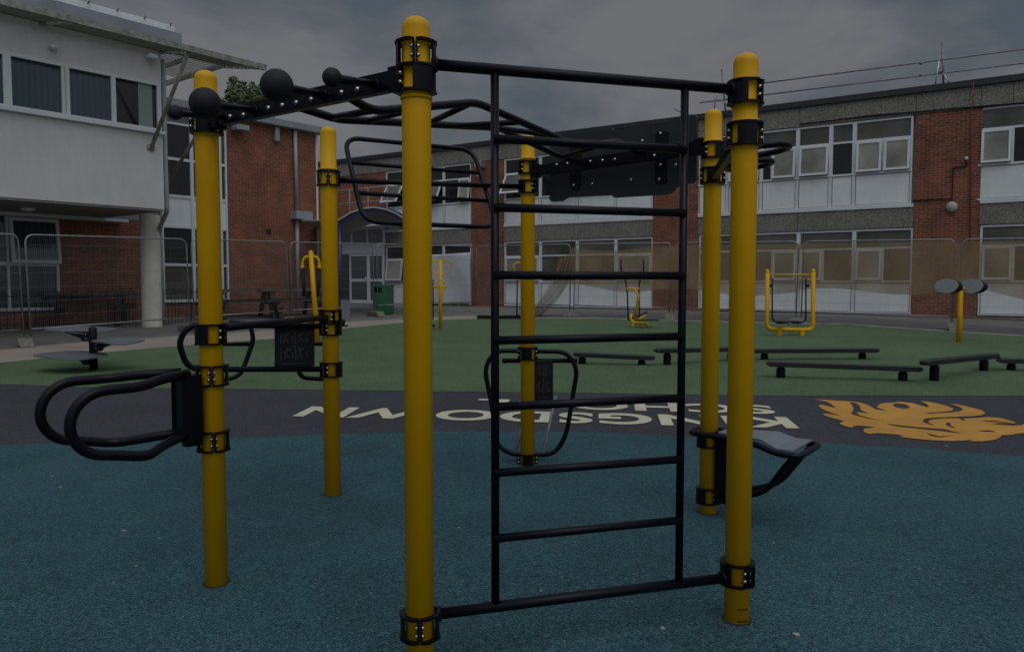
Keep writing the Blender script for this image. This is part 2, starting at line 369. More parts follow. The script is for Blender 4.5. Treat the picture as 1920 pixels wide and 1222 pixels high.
    def build(s, name, m, parent=None, world=False, bevel=0.0, double=False):
        me = bpy.data.meshes.new(name)
        vs = s.v
        if world and parent is not None:
            inv = WM[parent].inverted(); vs = [inv @ v for v in vs]
        me.from_pydata([tuple(v) for v in vs], [], s.f)
        me.polygons.foreach_set('use_smooth', s.s)
        me.update()
        import bmesh
        bm = bmesh.new(); bm.from_mesh(me); bmesh.ops.recalc_face_normals(bm, faces=bm.faces); bm.to_mesh(me); bm.free()
        me.materials.append(m)
        o = bpy.data.objects.new(name, me); C.objects.link(o)
        if parent is not None:
            o.parent = parent; WM[o] = WM[parent]
        else: WM[o] = Matrix.Identity(4)
        if bevel:
            b = o.modifiers.new('bevel', 'BEVEL'); b.width = bevel; b.segments = 2; b.limit_method = 'ANGLE'
        return o
def kids(o): return [c for c in bpy.data.objects if c.parent is o]
def copy_tree(o, parent=None, cat=None):
    c = o.copy(); C.objects.link(c); c.parent = parent
    for ch in kids(o): copy_tree(ch, c)
    return c
def smooth_path(pts, rad, n=6):
    """round the corners of a polyline"""
    pts = [Vector(p) for p in pts]; out = [pts[0]]
    rads = rad if isinstance(rad, (list, tuple)) else [rad] * (len(pts) - 2)
    for i in range(1, len(pts) - 1):
        a, p, b = pts[i - 1], pts[i], pts[i + 1]
        da = (a - p); db = (b - p); r = min(rads[i - 1], da.length * 0.49, db.length * 0.49)
        s = p + da.normalized() * r; e = p + db.normalized() * r
        for k in range(n + 1):
            t = k / n
            out.append(s * (1 - t) ** 2 + p * (2 * t * (1 - t)) + e * t * t)
    out.append(pts[-1])
    return out
def fill_loops(loops):
    """planar loops (x,y) -> verts, faces, even-odd holes"""
    cu = bpy.data.curves.new('tmp', 'CURVE'); cu.dimensions = '2D'; cu.fill_mode = 'BOTH'
    for lp in loops:
        sp = cu.splines.new('POLY'); sp.points.add(len(lp) - 1)
        for i, p in enumerate(lp): sp.points[i].co = (p[0], p[1], 0, 1)
        sp.use_cyclic_u = True
    ob = bpy.data.objects.new('tmp', cu); C.objects.link(ob)
    bpy.context.view_layer.update()
    me = bpy.data.meshes.new_from_object(ob.evaluated_get(bpy.context.evaluated_depsgraph_get()))
    vs = [v.co.copy() for v in me.vertices]; fs = [tuple(p.vertices) for p in me.polygons]
    bpy.data.objects.remove(ob); bpy.data.curves.remove(cu); bpy.data.meshes.remove(me)
    return vs, fs
def catmull(pts, n=5, closed=False):
    out = []; m = len(pts)
    rng = range(m) if closed else range(m - 1)
    for i in rng:
        if closed: p0, p1, p2, p3 = pts[i - 1], pts[i], pts[(i + 1) % m], pts[(i + 2) % m]
        else: p0, p1, p2, p3 = pts[max(i - 1, 0)], pts[i], pts[i + 1], pts[min(i + 2, m - 1)]
        for k in range(n):
            t = k / n
            out.append(tuple(0.5 * (2 * p1[j] + (p2[j] - p0[j]) * t + (2 * p0[j] - 5 * p1[j] + 4 * p2[j] - p3[j]) * t * t + (3 * p1[j] - p0[j] - 3 * p2[j] + p3[j]) * t ** 3) for j in range(len(p1))))
    if not closed: out.append(tuple(pts[-1]))
    return out
# ================================================================= GROUND
def sheet(name, loop, dz, m, kind='structure'):
    vs, fs = fill_loops([loop])
    mb = MB(); mb.add([(v.x, v.y, gz(v.y) + dz) for v in vs], fs)
    o = mb.build(name, m); tag(o, kind=kind); return o
g = MB(); BIG = 400
ys = [-60, YF, 600]
vs = []
for y in ys:
    for x in (-BIG, BIG): vs.append((x, y, gz(y)))
g.add(vs, [(0, 1, 3, 2), (2, 3, 5, 4)])
tag(g.build('ground', TARM), kind='structure')
def wpts(px): return [(gnd(u, v).x, gnd(u, v).y) for u, v in px]
near = wpts([(0, 833.5), (250, 824), (480, 819), (720, 811), (980, 808), (1180, 812), (1400, 829.5), (1700, 839), (1920, 854)])
near[5:6] = wpts([(1180, 813)]); near[6:7] = wpts([(1400, 824)])
near = [(-15, 5.2), (-9, 6.35)] + near + [(8, 5.75), (15, 3.2)]
far = wpts([(0, 720), (140, 725), (340, 728), (640, 731), (880, 734), (1180, 737.5), (1400, 741), (1920, 742)])
far = [(-18, 11.2), (-11, 10.8)] + far + [(10, 9.2), (18, 7.6)]
green_back = wpts([(0, 680), (160, 663), (363, 646), (550, 632), (650, 615), (760, 604), (850, 598.5), (960, 597), (1100, 597.5), (1260, 602), (1400, 606), (1580, 609), (1760, 622), (1920, 632)])
green_back = [(-22, 9.0), (-13, 11.6)] + green_back + [(16, 15.2), (24, 13)]
sheet('teal_surface', [(-15, -8), (15, -8)] + catmull(near, 4)[::-1], 0.012, TEAL)
sheet('black_band', catmull(near, 4) + catmull(far, 4)[::-1], 0.008, BLACK)
sheet('green_surface', catmull(far, 4) + green_back[::-1], 0.004 + 0.008, GREEN)
# pale kerb round the back of the green, beige path and dark tarmac strip
def strip(name, line, wdt, dz, m, h=None):
    mb = MB(); n = len(line); a = []
    for i, p in enumerate(line):
        q0 = Vector(line[max(i - 1, 0)]); q1 = Vector(line[min(i + 1, n - 1)]); d = (q1 - q0).normalized(); nn = Vector((-d.y, d.x))
        p = Vector(p); q = p + nn * wdt
        a += [(p.x, p.y, gz(p.y) + dz), (q.x, q.y, gz(q.y) + dz)]
    fs = [(2 * i, 2 * i + 2, 2 * i + 3, 2 * i + 1) for i in range(n - 1)]
    if h:
        b = [(x, y, z + h) for x, y, z in a]; N = len(a)
        mb.add(a + b, [tuple(N + k for k in f) for f in fs] + [(2 * i, 2 * i + 2, N + 2 * i + 2, N + 2 * i) for i in range(n - 1)] + [(2 * i + 1, 2 * i + 3, N + 2 * i + 3, N + 2 * i + 1) for i in range(n - 1)])
    else: mb.add(a, fs)
    return tag(mb.build(name, m), kind='structure')
beige_back = wpts([(0, 655), (160, 640), (363, 628), (550, 616), (650, 603), (760, 597), (860, 592), (960, 591)])
beige_back = [(-22, 12.4), (-14, 13.6)] + beige_back
sheet('beige_path', green_back[:10] + beige_back[::-1], 0.008, BEI)
strip('kerb', [p for p in green_back[9:]], 0.12, 0.002, KERB, 0.035)
sheet('dark_tarmac_strip', wpts([(960, 592), (1100, 593), (1260, 597), (1400, 601), (1580, 603), (1760, 616), (1920, 626)]) + [(16, 16), (17, 17.3)] + wpts([(1920, 614), (1760, 604), (1580, 594), (1400, 588), (1260, 586), (1100, 585), (960, 584)]), 0.006, TARD)
# painted emblem
def zo(px, s=4.8, ox=1520, oy=730): return [(ox + x / s, oy + y / s) for x, y in px]
outer = [(30, 92), (150, 96), (330, 108), (420, 115), (500, 135), (545, 158), (580, 180), (640, 190), (690, 197), (640, 180), (600, 165), (602, 148), (625, 132), (670, 123), (735, 120), (765, 118), (800, 120), (760, 108), (850, 117), (920, 125), (1000, 150), (1050, 162), (1068, 155), (1040, 132), (985, 107), (1060, 112), (1150, 130), (1240, 155), (1290, 176), (1270, 194), (1180, 204), (1080, 210), (1000, 220), (1100, 218), (1280, 207), (1345, 197), (1372, 181), (1340, 160), (1255, 130), (1330, 138), (1450, 165), (1540, 190), (1575, 214), (1540, 233), (1450, 243), (1250, 250), (1120, 255), (1030, 265), (1005, 283), (1020, 300), (1070, 318), (1120, 328), (1060, 302), (1065, 286), (1100, 271), (1200, 263), (1335, 262), (1360, 278), (1400, 286), (1372, 265), (1480, 258), (1600, 250), (1700, 258), (1790, 280), (1845, 300), (1840, 308), (1750, 303), (1610, 309), (1700, 320), (1800, 327), (1900, 325), (1905, 317), (1960, 312), (2040, 318), (2100, 340), (2060, 372), (1920, 396), (1850, 402), (1810, 411), (1720, 415), (1700, 438), (1640, 458), (1560, 468), (1430, 470), (1462, 453), (1380, 463), (1250, 466), (1100, 460), (900, 441), (800, 427), (838, 418), (760, 406), (680, 400), (600, 395), (530, 402), (490, 390), (472, 366), (490, 352), (585, 345), (500, 332), (420, 328), (382, 332), (378, 345), (330, 338), (280, 322), (262, 306), (280, 293), (312, 290), (240, 270), (160, 250), (115, 230), (108, 219), (140, 219), (275, 238), (180, 210), (100, 176), (70, 150), (80, 139), (110, 142), (180, 160), (228, 168), (200, 145), (150, 115), (90, 101)]
holes = [[(350, 116), (410, 125), (440, 150), (450, 185), (520, 218), (430, 205), (415, 215), (440, 235), (560, 268), (680, 285), (540, 270), (430, 243), (375, 228), (365, 208), (385, 190), (380, 160), (365, 135)],
         [(735, 138), (765, 127), (850, 135), (890, 158), (880, 175), (830, 176), (760, 161)],
         [(670, 308), (800, 325), (1000, 345), (1200, 360), (1375, 402), (1200, 380), (950, 354), (760, 334)],
         [(1215, 312), (1235, 300), (1255, 302), (1260, 325), (1310, 352), (1260, 342), (1220, 326)],
         [(1035, 395), (1160, 424), (1305, 412), (1160, 435), (1080, 420)],
         [(1475, 372), (1610, 370), (1675, 386), (1590, 384)],
         [(1545, 281), (1660, 284), (1820, 299), (1640, 294), (1560, 289)]]
def marking(name, loops, m, label, cat, dz=0.016):
    vs, fs = fill_loops(loops)
    mb = MB(); mb.add([(v.x, v.y, gz(v.y) + dz) for v in vs], fs)
    o = mb.build(name, m)
    return tag(o, label, cat, kind='structure')
marking('ground_emblem', [wpts(zo(outer))] + [wpts(zo(h)) for h in holes], ORG, None, None)
def ground_text(txt, p0, p1, height, name):
    cu = bpy.data.curves.new('t', 'FONT'); cu.body = txt; cu.size = 1.0; cu.offset = 0.03; cu.space_character = 1.06
    ob = bpy.data.objects.new('t', cu); C.objects.link(ob); bpy.context.view_layer.update()
    me = bpy.data.meshes.new_from_object(ob.evaluated_get(bpy.context.evaluated_depsgraph_get()))
    vs = [v.co.copy() for v in me.vertices]; fs = [tuple(p.vertices) for p in me.polygons]
    bpy.data.objects.remove(ob)
    x0 = min(v.x for v in vs); x1 = max(v.x for v in vs); y0 = min(v.y for v in vs); y1 = max(v.y for v in vs)
    p0 = Vector(p0); p1 = Vector(p1); d = (p1 - p0); n = Vector((-d.y, d.x)).normalized()   # letter tops point towards the viewer
    out = []
    for v in vs:
        q = p0 + d * ((v.x - x0) / (x1 - x0)) + n * ((v.y - y0) / (y1 - y0) * height)
        out.append((q.x, q.y, gz(q.y) + 0.016))
    o = MB().add(out, fs).build(name, LET); tag(o, kind='structure')
k0 = gnd(1474, 782); k1 = gnd(585, 762)
ground_text('KINGSDOWN', (k0.x, k0.y), (k1.x, k1.y), 0.57, 'ground_lettering')
s0 = gnd(1440, 760); s1 = gnd(899, 747.5)
ground_text('SCHOOL', (s0.x, s0.y), (s1.x, s1.y), 0.52, 'ground_lettering')
# worn patch and small litter
sheet('worn_patch', [(gnd(u, v).x, gnd(u, v).y) for u, v in [(600, 846), (660, 835), (720, 827), (742, 829), (725, 838), (660, 850), (610, 855)]], 0.0145, granules('worn_rubber', [(0.0, (0.006, 0.012, 0.014)), (0.3, (0.022, 0.046, 0.052)), (0.7, (0.036, 0.078, 0.088)), (1.0, (0.08, 0.14, 0.15))], 260))
for i, (u, v, s) in enumerate([(256, 1062, .007), (213, 1093, .005), (1243, 1178, .012), (1492, 1190, .018), (300, 1010, .008), (233, 996, .012), (1450, 1018, .006), (98, 893, .008), (114, 914, .01), (1718, 781, .014), (1775, 836, .01), (860, 990, .006), (1014, 1109, .007)]):
    p = gnd(u, v); mb = MB()
    n = 5; poly = []
    for k in range(n):
        a = 2 * math.pi * k / n + random.random(); r = s * (0.5 + random.random() * 0.7)
        x, y = p.x + r * 1.5 * math.cos(a), p.y + r * math.sin(a); poly.append((x, y, gz(y) + 0.0135))
    poly.sort(key=lambda q: math.atan2(q[1] - p.y, q[0] - p.x))
    mb.prism(poly, (0, 0, 0.006)); o = mb.build('litter_scrap', PALE)
    where = ['on the left foreground', 'near the bottom left', 'by the ladder foot', 'bottom right of the right front post', 'left of the left front post', 'on the open teal floor at left', 'right of the right front post', 'far left behind the first scrap', 'near the black band at left', 'on the orange emblem', 'below the orange emblem', 'between centre post and ladder', 'beside the low ladder rail'][i]
    tag(o, 'tiny pale scrap of litter on the rubber floor ' + where, 'litter', 'litter scraps on the rubber floor')
#SPLIT1
DARK_RING = mat('dark_ring', (0.012, 0.014, 0.014), 0.95, noise=(60, .5))
# ================================================================= CALISTHENICS RIG
RP = 0.057
def base(u, v):
    p = gnd(u, v); return Vector((p.x * (p.y + RP * 0.8) / p.y, p.y + RP * 0.8, 0))
PA = base(406, 1099); PC = base(1381, 1169); PD = base(624, 930); PE = base(989, 872); PF = base(1327, 964)
bx = at(783.5, 600, 3.05); PB = Vector((bx.x, 3.05, 0))
POST = {'A': PA, 'B': PB, 'C': PC, 'D': PD, 'E': PE, 'F': PF}
TOPV = {'A': 130, 'B': 29, 'C': 97, 'D': 236, 'E': 248, 'F': 203}
LIP = {'A': 253, 'B': 188, 'C': 232, 'D': 320, 'E': 300, 'F': 268}
def zat(v, p): return at(960, v, p.y).z
for p in POST.values(): p.z = gz(p.y)
ctr = sum(POST.values(), Vector()) / 6
rig = thing('calisthenics_rig', 'large outdoor calisthenics climbing frame with six yellow posts joined by black bars', 'climbing frame', (ctr.x, ctr.y, gz(ctr.y)))
for k in 'ABCDEF':
    p = POST[k]; zt = zat(TOPV[k], p) - 0.008; zl = zat(LIP[k], p)
    m = MB(); m.lathe([(0, p.z - 0.3), (RP, p.z - 0.3), (RP, zl)], (p.x, p.y, 0), 40)
    post = m.build('post', Y, rig, world=True)
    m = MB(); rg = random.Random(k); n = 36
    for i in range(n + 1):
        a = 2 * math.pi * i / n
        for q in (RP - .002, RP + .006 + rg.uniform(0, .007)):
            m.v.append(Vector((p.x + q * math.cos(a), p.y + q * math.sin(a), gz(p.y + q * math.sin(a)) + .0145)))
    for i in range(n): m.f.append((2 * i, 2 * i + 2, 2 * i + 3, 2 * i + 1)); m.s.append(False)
    m.build('base_ring', DARK_RING, post, world=True)  # thin uneven dark ring on the rubber round the post foot
    m = MB(); r2 = RP - 0.0025
    prof = [(RP, zl - 0.001), (RP + 0.005, zl), (RP + 0.006, zl + 0.008), (RP + 0.004, zl + 0.014), (r2, zl + 0.018), (r2, zt - 0.045)]
    for i in range(1, 9):
        a = math.pi / 2 * i / 8; prof.append((r2 - 0.042 + 0.042 * math.cos(a) if i < 8 else 0.0, zt - 0.045 + 0.045 * math.sin(a)))
    prof.insert(-1, (0.008, zt - 0.0005))
    m.lathe(prof, (p.x, p.y, 0), 40); m.build('cap_sleeve', Y, post, world=True)
# two dark height lines near the foot of the right front post
m = MB()
for v in (1144, 1166):
    z = zat(v, PC - Vector((0, RP, 0)))
    for a0 in range(-104, -54, 5):
        a, b = R(a0), R(a0 + 5); q = RP + 0.0008
        m.add([(PC.x + q * math.cos(t), PC.y + q * math.sin(t), zz) for t, zz in ((a, z), (b, z), (b, z + 0.005), (a, z + 0.005))], [(0, 1, 2, 3)])
m.build('height_mark', KD, [o for o in kids(rig) if o.name.startswith('post')][2], world=True)
def clamp(P, z, phi, h=0.052):
    """black two-shell bracket; phi = direction (deg) of the bolted seam"""
    c = Vector((P.x, P.y, z)); m = MB(); ph = R(phi)
    for half in (0, 1):
        a0 = ph + math.pi * half + R(5); a1 = ph + math.pi * (half + 1) - R(5); n = 14
        for zz in (-h, h - 0.009):
            vs = []; fs = []
            for i in range(n + 1):
                a = a0 + (a1 - a0) * i / n; t = abs((i / n) - 0.5) * 2
                ro = 0.083 - 0.004 * (1 - abs(math.cos(2 * (a - ph)))) - (0.012 * max(0, t - 0.85) / 0.15)
                for r, dz in ((RP + .001, 0), (ro, 0), (ro, 0.009), (RP + .001, 0.009)):
                    vs.append(c + Vector((r * math.cos(a), r * math.sin(a), zz + dz)))
            for i in range(n):
                for k in range(4): fs.append((i * 4 + k, i * 4 + (k + 1) % 4, i * 4 + 4 + (k + 1) % 4, i * 4 + 4 + k))
            fs += [(0, 1, 2, 3), (n * 4 + 3, n * 4 + 2, n * 4 + 1, n * 4)]
            m.add(vs, fs)
        am = (a0 + a1) / 2; vs = []; fs = []; n2 = 8
        for i in range(n2 + 1):
            a = am + R(-33 + 66 * i / n2)
            for r, zz in ((0.0735, -h + .004), (0.0785, -h + .004), (0.0785, h - .004), (0.0735, h - .004)): vs.append(c + Vector((r * math.cos(a), r * math.sin(a), zz)))
        for i in range(n2):
            for k in range(4): fs.append((i * 4 + k, i * 4 + (k + 1) % 4, i * 4 + 4 + (k + 1) % 4, i * 4 + 4 + k))
        fs += [(0, 1, 2, 3), (n2 * 4 + 3, n2 * 4 + 2, n2 * 4 + 1, n2 * 4)]
        m.add(vs, fs)
        for a in (a0, a1):
            e = Vector((math.cos(a), math.sin(a), 0)); m.bar(c + e * (RP + .001) , c + e * 0.080, 0.007, 2 * h - .006)
    o = m.build('clamp', K, rig, world=True)
    for s in (0, 1):
        a = ph + math.pi * s; e = Vector((math.cos(a), math.sin(a), 0)); tng = Vector((-e.y, e.x, 0))
        if e.dot((CAM - c).normalized()) < -0.25: continue
        for sg in (-1, 1):
            for zz in (-0.017, 0.017):
                q = c + e * 0.0705 + tng * (sg * 0.0085) + Vector((0, 0, zz)); b = MB()
                b.lathe([(0.0088, 0), (0.0088, 0.005), (0.0065, 0.009), (0.003, 0.0115), (0, 0.012)], q, 12, axis=tng * sg)
                b.build('bolt', ST, o, world=True)
    return o
CL = [('B', 105, -86), ('B', 151, -150), ('B', 1170, -84), ('C', 175, -40), ('C', 253, -6), ('C', 1072, -70),
      ('A', 232, 195), ('A', 626, -22), ('A', 703, -70), ('A', 825, -66), ('D', 335, -78), ('D', 594, -60), ('D', 614, -108), ('D', 692, -108),
      ('E', 315, -140), ('E', 351, -50), ('E', 662, -8), ('E', 861, 2), ('F', 283, -150), ('F', 330, -10), ('F', 822, -60), ('F', 927, -60)]
for k, v, ph in CL: clamp(POST[k], zat(v, POST[k]), ph)
def toward(P, Q, r):
    d = Vector((Q.x - P.x, Q.y - P.y, 0)).normalized(); return Vector((P.x, P.y, 0)) + d * r
# climbing ladder between the two front posts
def lerp(P, Q, t, z): return Vector((P.x + (Q.x - P.x) * t, P.y + (Q.y - P.y) * t, z))
zt_, zb_ = zat(122, PB) , 0.235
ztB = zat(114.5, PB); ztC = zat(173, PC); zt_ = (ztB + ztC) / 2
zbB = zat(1160, PB); zbC = zat(1075, PC); zb_ = (zbB + zbC) / 2
def tfor(u, v, P, Q):
    d = ray(u, v); n = Vector((-(Q.y - P.y), Q.x - P.x, 0)); q = pl(u, v, Vector((P.x, P.y, 0)), n)
    return (q.x - P.x) / (Q.x - P.x), q.z
m = MB()
for z in (zt_, zb_):
    a = toward(PB, PC, 0.07); b = toward(PC, PB, 0.07); a.z = b.z = z; m.tube([a, b], 0.0225, 20)
    for P, Q in ((PB, PC), (PC, PB)):
        a = toward(P, Q, 0.062); b = toward(P, Q, 0.084); a.z = b.z = z; m.tube([a, b], 0.03, 16)
tl = tfor(928, 500, PB, PC)[0]; tr_ = tfor(1280, 500, PB, PC)[0]
for t in (tl, tr_): m.tube([lerp(PB, PC, t, zb_), lerp(PB, PC, t, zt_)], 0.0175, 18)
lad = m.build('climbing_ladder', K, rig, world=True)
for k in range(7):
    vL = [262, 390, 516, 637.5, 761, 884, 1006][k]; z = tfor(940, vL, PB, PC)[1]
    q = Vector((0, -0.012, 0)); m = MB(); m.tube([lerp(PB, PC, tl - 0.004, z) + q, lerp(PB, PC, tr_ + 0.004, z) + q], 0.0178, 16)
    m.build('rung', K, lad, world=True)
# drilled beams
def beam(P, Q, z, name, side, us, w=0.045, h=0.078):
    a = toward(P, Q, 0.075); b = toward(Q, P, 0.075); a.z = b.z = z
    m = MB(); m.bar(a, b, w, h); d = (b - a).normalized(); n = Vector((-d.y, d.x, 0)) * side
    for e, s in ((a, 1), (b, -1)): m.bar(e - d * s * 0.012, e + d * s * 0.05, w + 0.02, h + 0.02)
    o = m.build(name, K, rig, world=True, bevel=0.003)
    n0 = Vector((-(Q.y - P.y), Q.x - P.x, 0))
    for u, v in us:
        q = pl(u, v, a + n * (w / 2), n0); q.z = min(max(q.z, z - h * 0.3), z + h * 0.3)
        mb = MB(); mb.lathe([(0.0115, 0), (0.0115, 0.004), (0.008, 0.009), (0.003, 0.011), (0, 0.0112)], q, 12, axis=n); mb.build('bolt', ST, o, world=True)
    L_ = (b - a).length
    mb = MB(); k = 0.12
    while k < L_ - 0.1:
        q = a + d * k + n * (w / 2 + 0.0006); mb.lathe([(0, 0), (0.006, 0)], q, 10, axis=n); k += 0.062
    mb.build('drill_hole', BLACKGAP, o, world=True)['kind'] = 'stuff'
    return o, n
zAB = 2.352
bAB, nAB = beam(PA, PB, zAB, 'grip_beam', -1, [(432, 219), (457, 216), (504, 203), (530, 198), (556, 193), (584, 187), (641, 174), (671, 168), (424, 222)])
if nAB.dot(Vector((0, -1, 0))) < 0: pass
zFE = (zat(283, PF) + zat(315, PE)) / 2
bFE, nFE = beam(PE, PF, zFE, 'rear_beam', -1, [(1044, 309), (1064, 307), (1107, 303), (1130, 301), (1153, 299), (1227, 292)], h=0.085)
zCF = (zat(253, PC) + zat(330, PF)) / 2
m = MB(); a = toward(PC, PF, 0.07); b = toward(PF, PC, 0.07); a.z = b.z = zCF; m.bar(a, b, 0.04, 0.05); m.build('side_beam', K, rig, world=True, bevel=0.003)
# ball grips on the left beam, pointing out towards the viewer
for (ua, ub, vb, r) in ((430, 337, 211, 0.034), (485, 393, 194, 0.068), (615, 526, 161, 0.066), (712, 628, 145.5, 0.037)):
    t, _ = tfor(ua, 200, PA, PB); q = lerp(PA, PB, t, zAB); n = nAB
    if n.y > 0: n = -n
    best = min((abs((q + n * l / 1000).x / (q + n * l / 1000).y - (ub - 960) / F), l) for l in range(150, 400))[1] / 1000
    e = q + n * best; e.z = at(ub, vb, e.y).z
    q2 = q + n * 0.02 + Vector((0, 0, (e.z - zAB) * 0.3))
    m = MB(); m.tube([q2, e], 0.0165, 16); m.tube([q2, q2 + n * 0.012], 0.024, 16); o = m.build('ball_grip', K, rig, world=True)
    m = MB(); m.ball(e, r, 32); m.build('ball', KR, o, world=True)
# overhead bars: two wavy rails with rungs between
def rail(P0, P1, prof):
    pts = [Vector((P0.x + (P1.x - P0.x) * s, P0.y + (P1.y - P0.y) * s, z)) for s, z in prof]
    return smooth_path(pts, 0.07, 4)
ta, tb = 0.34, 0.633
a0, a1 = lerp(PB, PA, ta, zAB), lerp(PF, PE, ta, zFE)
b0, b1 = lerp(PB, PA, tb, zAB), lerp(PF, PE, tb, zFE)
def zrail(P0, P1, u, v):
    n = Vector((-(P1.y - P0.y), P1.x - P0.x, 0)); q = pl(u, v, Vector((P0.x, P0.y, 0)), n); return ((q.y - P0.y) / (P1.y - P0.y), q.z)
pa = [(0, zAB + 0.03), zrail(a0, a1, 698, 209), zrail(a0, a1, 893, 192), zrail(a0, a1, 1085, 276), (0.88, zFE + 0.055), (1, zFE + 0.02)]
pb = [(0, zAB + 0.04), zrail(b0, b1, 632, 224), zrail(b0, b1, 935, 240), zrail(b0, b1, 1052, 295), (1, zFE + 0.0)]
pa[3] = (pa[3][0], pa[3][1])
ov = MB(); ov.tube(rail(a0, a1, pa), 0.0205, 14); ov.tube(rail(b0, b1, pb), 0.0205, 14)
ovr = ov.build('overhead_rails', K, rig, world=True)
def onr(P0, P1, prof, s):
    for (s0, z0), (s1, z1) in zip(prof, prof[1:]):
        if s <= s1: return Vector((P0.x + (P1.x - P0.x) * s, P0.y + (P1.y - P0.y) * s, z0 + (z1 - z0) * (s - s0) / (s1 - s0)))
for sb, sa in ((0.126, 0.08), (0.216, 0.19), (0.375, 0.335), (0.474, 0.492), (0.60, 0.60), (0.875, 0.84)):
    MB().tube([onr(b0, b1, pb, sb), onr(a0, a1, pa, sa)], 0.0165, 12).build('rung', K, ovr, world=True)
# dip bars on the left post
d = Vector((-0.70, -0.714, 0)); n = Vector((0.714, -0.70, 0))
def dploop(sg):
    def q(l, w_, z): return Vector((PA.x, PA.y, 0)) + d * l + n * (w_ * sg) + Vector((0, 0, z))
    zt, zb = 1.085, 0.80
    pts = [q(0.14, 0.035, zt + 0.02), q(0.30, 0.13, zt + 0.015), q(0.42, 0.215, zt)]
    cz = (zt + zb) / 2; rr = (zt - zb) / 2
    for i in range(13):
        a = math.pi * i / 12; pts.append(q(0.565 + 0.15 * math.sin(a), 0.22, cz + rr * math.cos(a)))
    pts += [q(0.40, 0.21, zb - 0.035), q(0.27, 0.10, zb - 0.01), q(0.12, 0.025, zb + 0.01)]
    P = [pts[0], pts[1], pts[2]] + pts[3:16] + pts[16:]
    return smooth_path(P, 0.05, 4)
for sg in (1, -1): MB().tube(dploop(sg), 0.0235, 16).build('dip_bar', K, rig, world=True)
m = MB()
o1 = Vector((PA.x, PA.y, 0))
for s in (-0.06, 0.06): m.bar(o1 + d * 0.13 + n * s + Vector((0, 0, 0.77)), o1 + d * 0.13 + n * s + Vector((0, 0, 1.10)), 0.012, 0.10, up=d)
m.bar(o1 + d * 0.165 + Vector((0, 0, 0.775)), o1 + d * 0.165 + Vector((0, 0, 1.095)), 0.11, 0.008, up=d)
for z in (0.765, 1.07): m.bar(o1 + d * 0.07 + Vector((0, 0, z)), o1 + d * 0.15 + Vector((0, 0, z)), 0.05, 0.05)
m.build('dip_bracket', K, rig, world=True, bevel=0.002)
# top bar from the left front post to the left rear post
a = toward(PA, PD, 0.07); b = toward(PD, PA, 0.07); a.z = zat(617, PA); b.z = zat(594, PD)
MB().tube([a, b], 0.0205, 16).build('side_bar', K, rig, world=True)
# leg-raise frame hung on the left rear post
def PDl(u, v, y): return at(u, v, y)
m = MB()
m.tube(smooth_path([PDl(600, 611.5, 5.33), PDl(355, 609, 4.9), PDl(334, 640, 4.88), PDl(352, 692, 4.92), PDl(603, 692, 5.33)], [0.06, 0.16, 0.08], 6), 0.0195, 14)
leg = m.build('leg_raise_frame', K, rig, world=True)
m = MB(); m.tube(smooth_path([PDl(430, 604, 5.55), PDl(468, 606, 5.6), PDl(476, 636, 5.6), PDl(452, 702, 5.55), PDl(425, 712, 5.5), PDl(365, 712, 5.45)], [0.05, 0.05, 0.08, 0.05], 5), 0.017, 12)
m.tube([PDl(392, 645, 5.45), PDl(470, 645, 5.6)], 0.015, 12); m.build('foot_loop', K, leg, world=True)
m = MB(); m.tube(smooth_path([PDl(557, 690, 5.6), PDl(566, 708, 5.62), PDl(612, 711, 5.7)], 0.07, 5), 0.017, 12); m.tube([PDl(585, 644.5, 5.6), PDl(612, 644.5, 5.7)], 0.015, 12)
m.tube(smooth_path([PDl(590, 606, 5.65), PDl(568, 612, 5.62), PDl(560, 650, 5.6), PDl(557, 690, 5.6)], 0.07, 5), 0.017, 12)
m.build('foot_loop', K, leg, world=True)
# info board with faint engraved figures
def board(us, vs_, y0, y1, name, parent, seed):
    c = [at(us[0], vs_[0], y0), at(us[1], vs_[0], y1), at(us[1], vs_[1], y1), at(us[0], vs_[1], y0)]
    zt, zb = (c[0].z + c[1].z) / 2, (c[2].z + c[3].z) / 2
    c[0].z = c[1].z = zt; c[2].z = c[3].z = zb
    ex = (c[1] - c[0]); L_ = ex.length; ex.normalize(); nn = Vector((ex.y, -ex.x, 0))
    m = MB(); m.prism(c, -nn * 0.012); o = m.build(name, KD, parent, world=True, bevel=0.002)
    rnd = random.Random(seed); e = MB(); H = zt - zb
    def P(x, y): return c[3] + ex * (x * L_) + Vector((0, 0, y * H)) + nn * 0.0012
    def seg(x0, y0_, x1, y1_, w=0.0022): e.bar(P(x0, y0_), P(x1, y1_), 0.001, w, up=(ex * (y0_ - y1_) * H + Vector((0, 0, (x1 - x0) * L_))) if abs(x1 - x0) + abs(y1_ - y0_) > 0 else (0, 0, 1))
    for cx, cy in ((0.3, 0.74), (0.66, 0.74), (0.3, 0.34), (0.66, 0.34)):
        hx = cx + rnd.uniform(-.04, .04); e.lathe([(0.004, 0), (0.0065, 0)], P(hx, cy + .13), 10, axis=nn)
        seg(hx, cy + .10, hx + rnd.uniform(-.06, .06), cy - .02); seg(hx, cy + .07, hx + .10, cy + .13); seg(hx, cy + .07, hx - .09, cy + .02)
        seg(hx, cy - .02, hx + .08, cy - .12); seg(hx, cy - .02, hx - .07, cy - .13); seg(cx - .14, cy - .15, cx - .14, cy + .16); seg(cx + .15, cy - .12, cx + .15, cy + .05)
    for k in range(6): seg(0.2 + k * .1, .09, 0.27 + k * .1, .09, .003)
    seg(.47, .52, .53, .52); seg(.5, .49, .5, .55)
    e.build('engraved_figures', ENG, o, world=True)
    return o
board((515, 590), (613, 688), 5.20, 5.31, 'exercise_board', leg, 3)
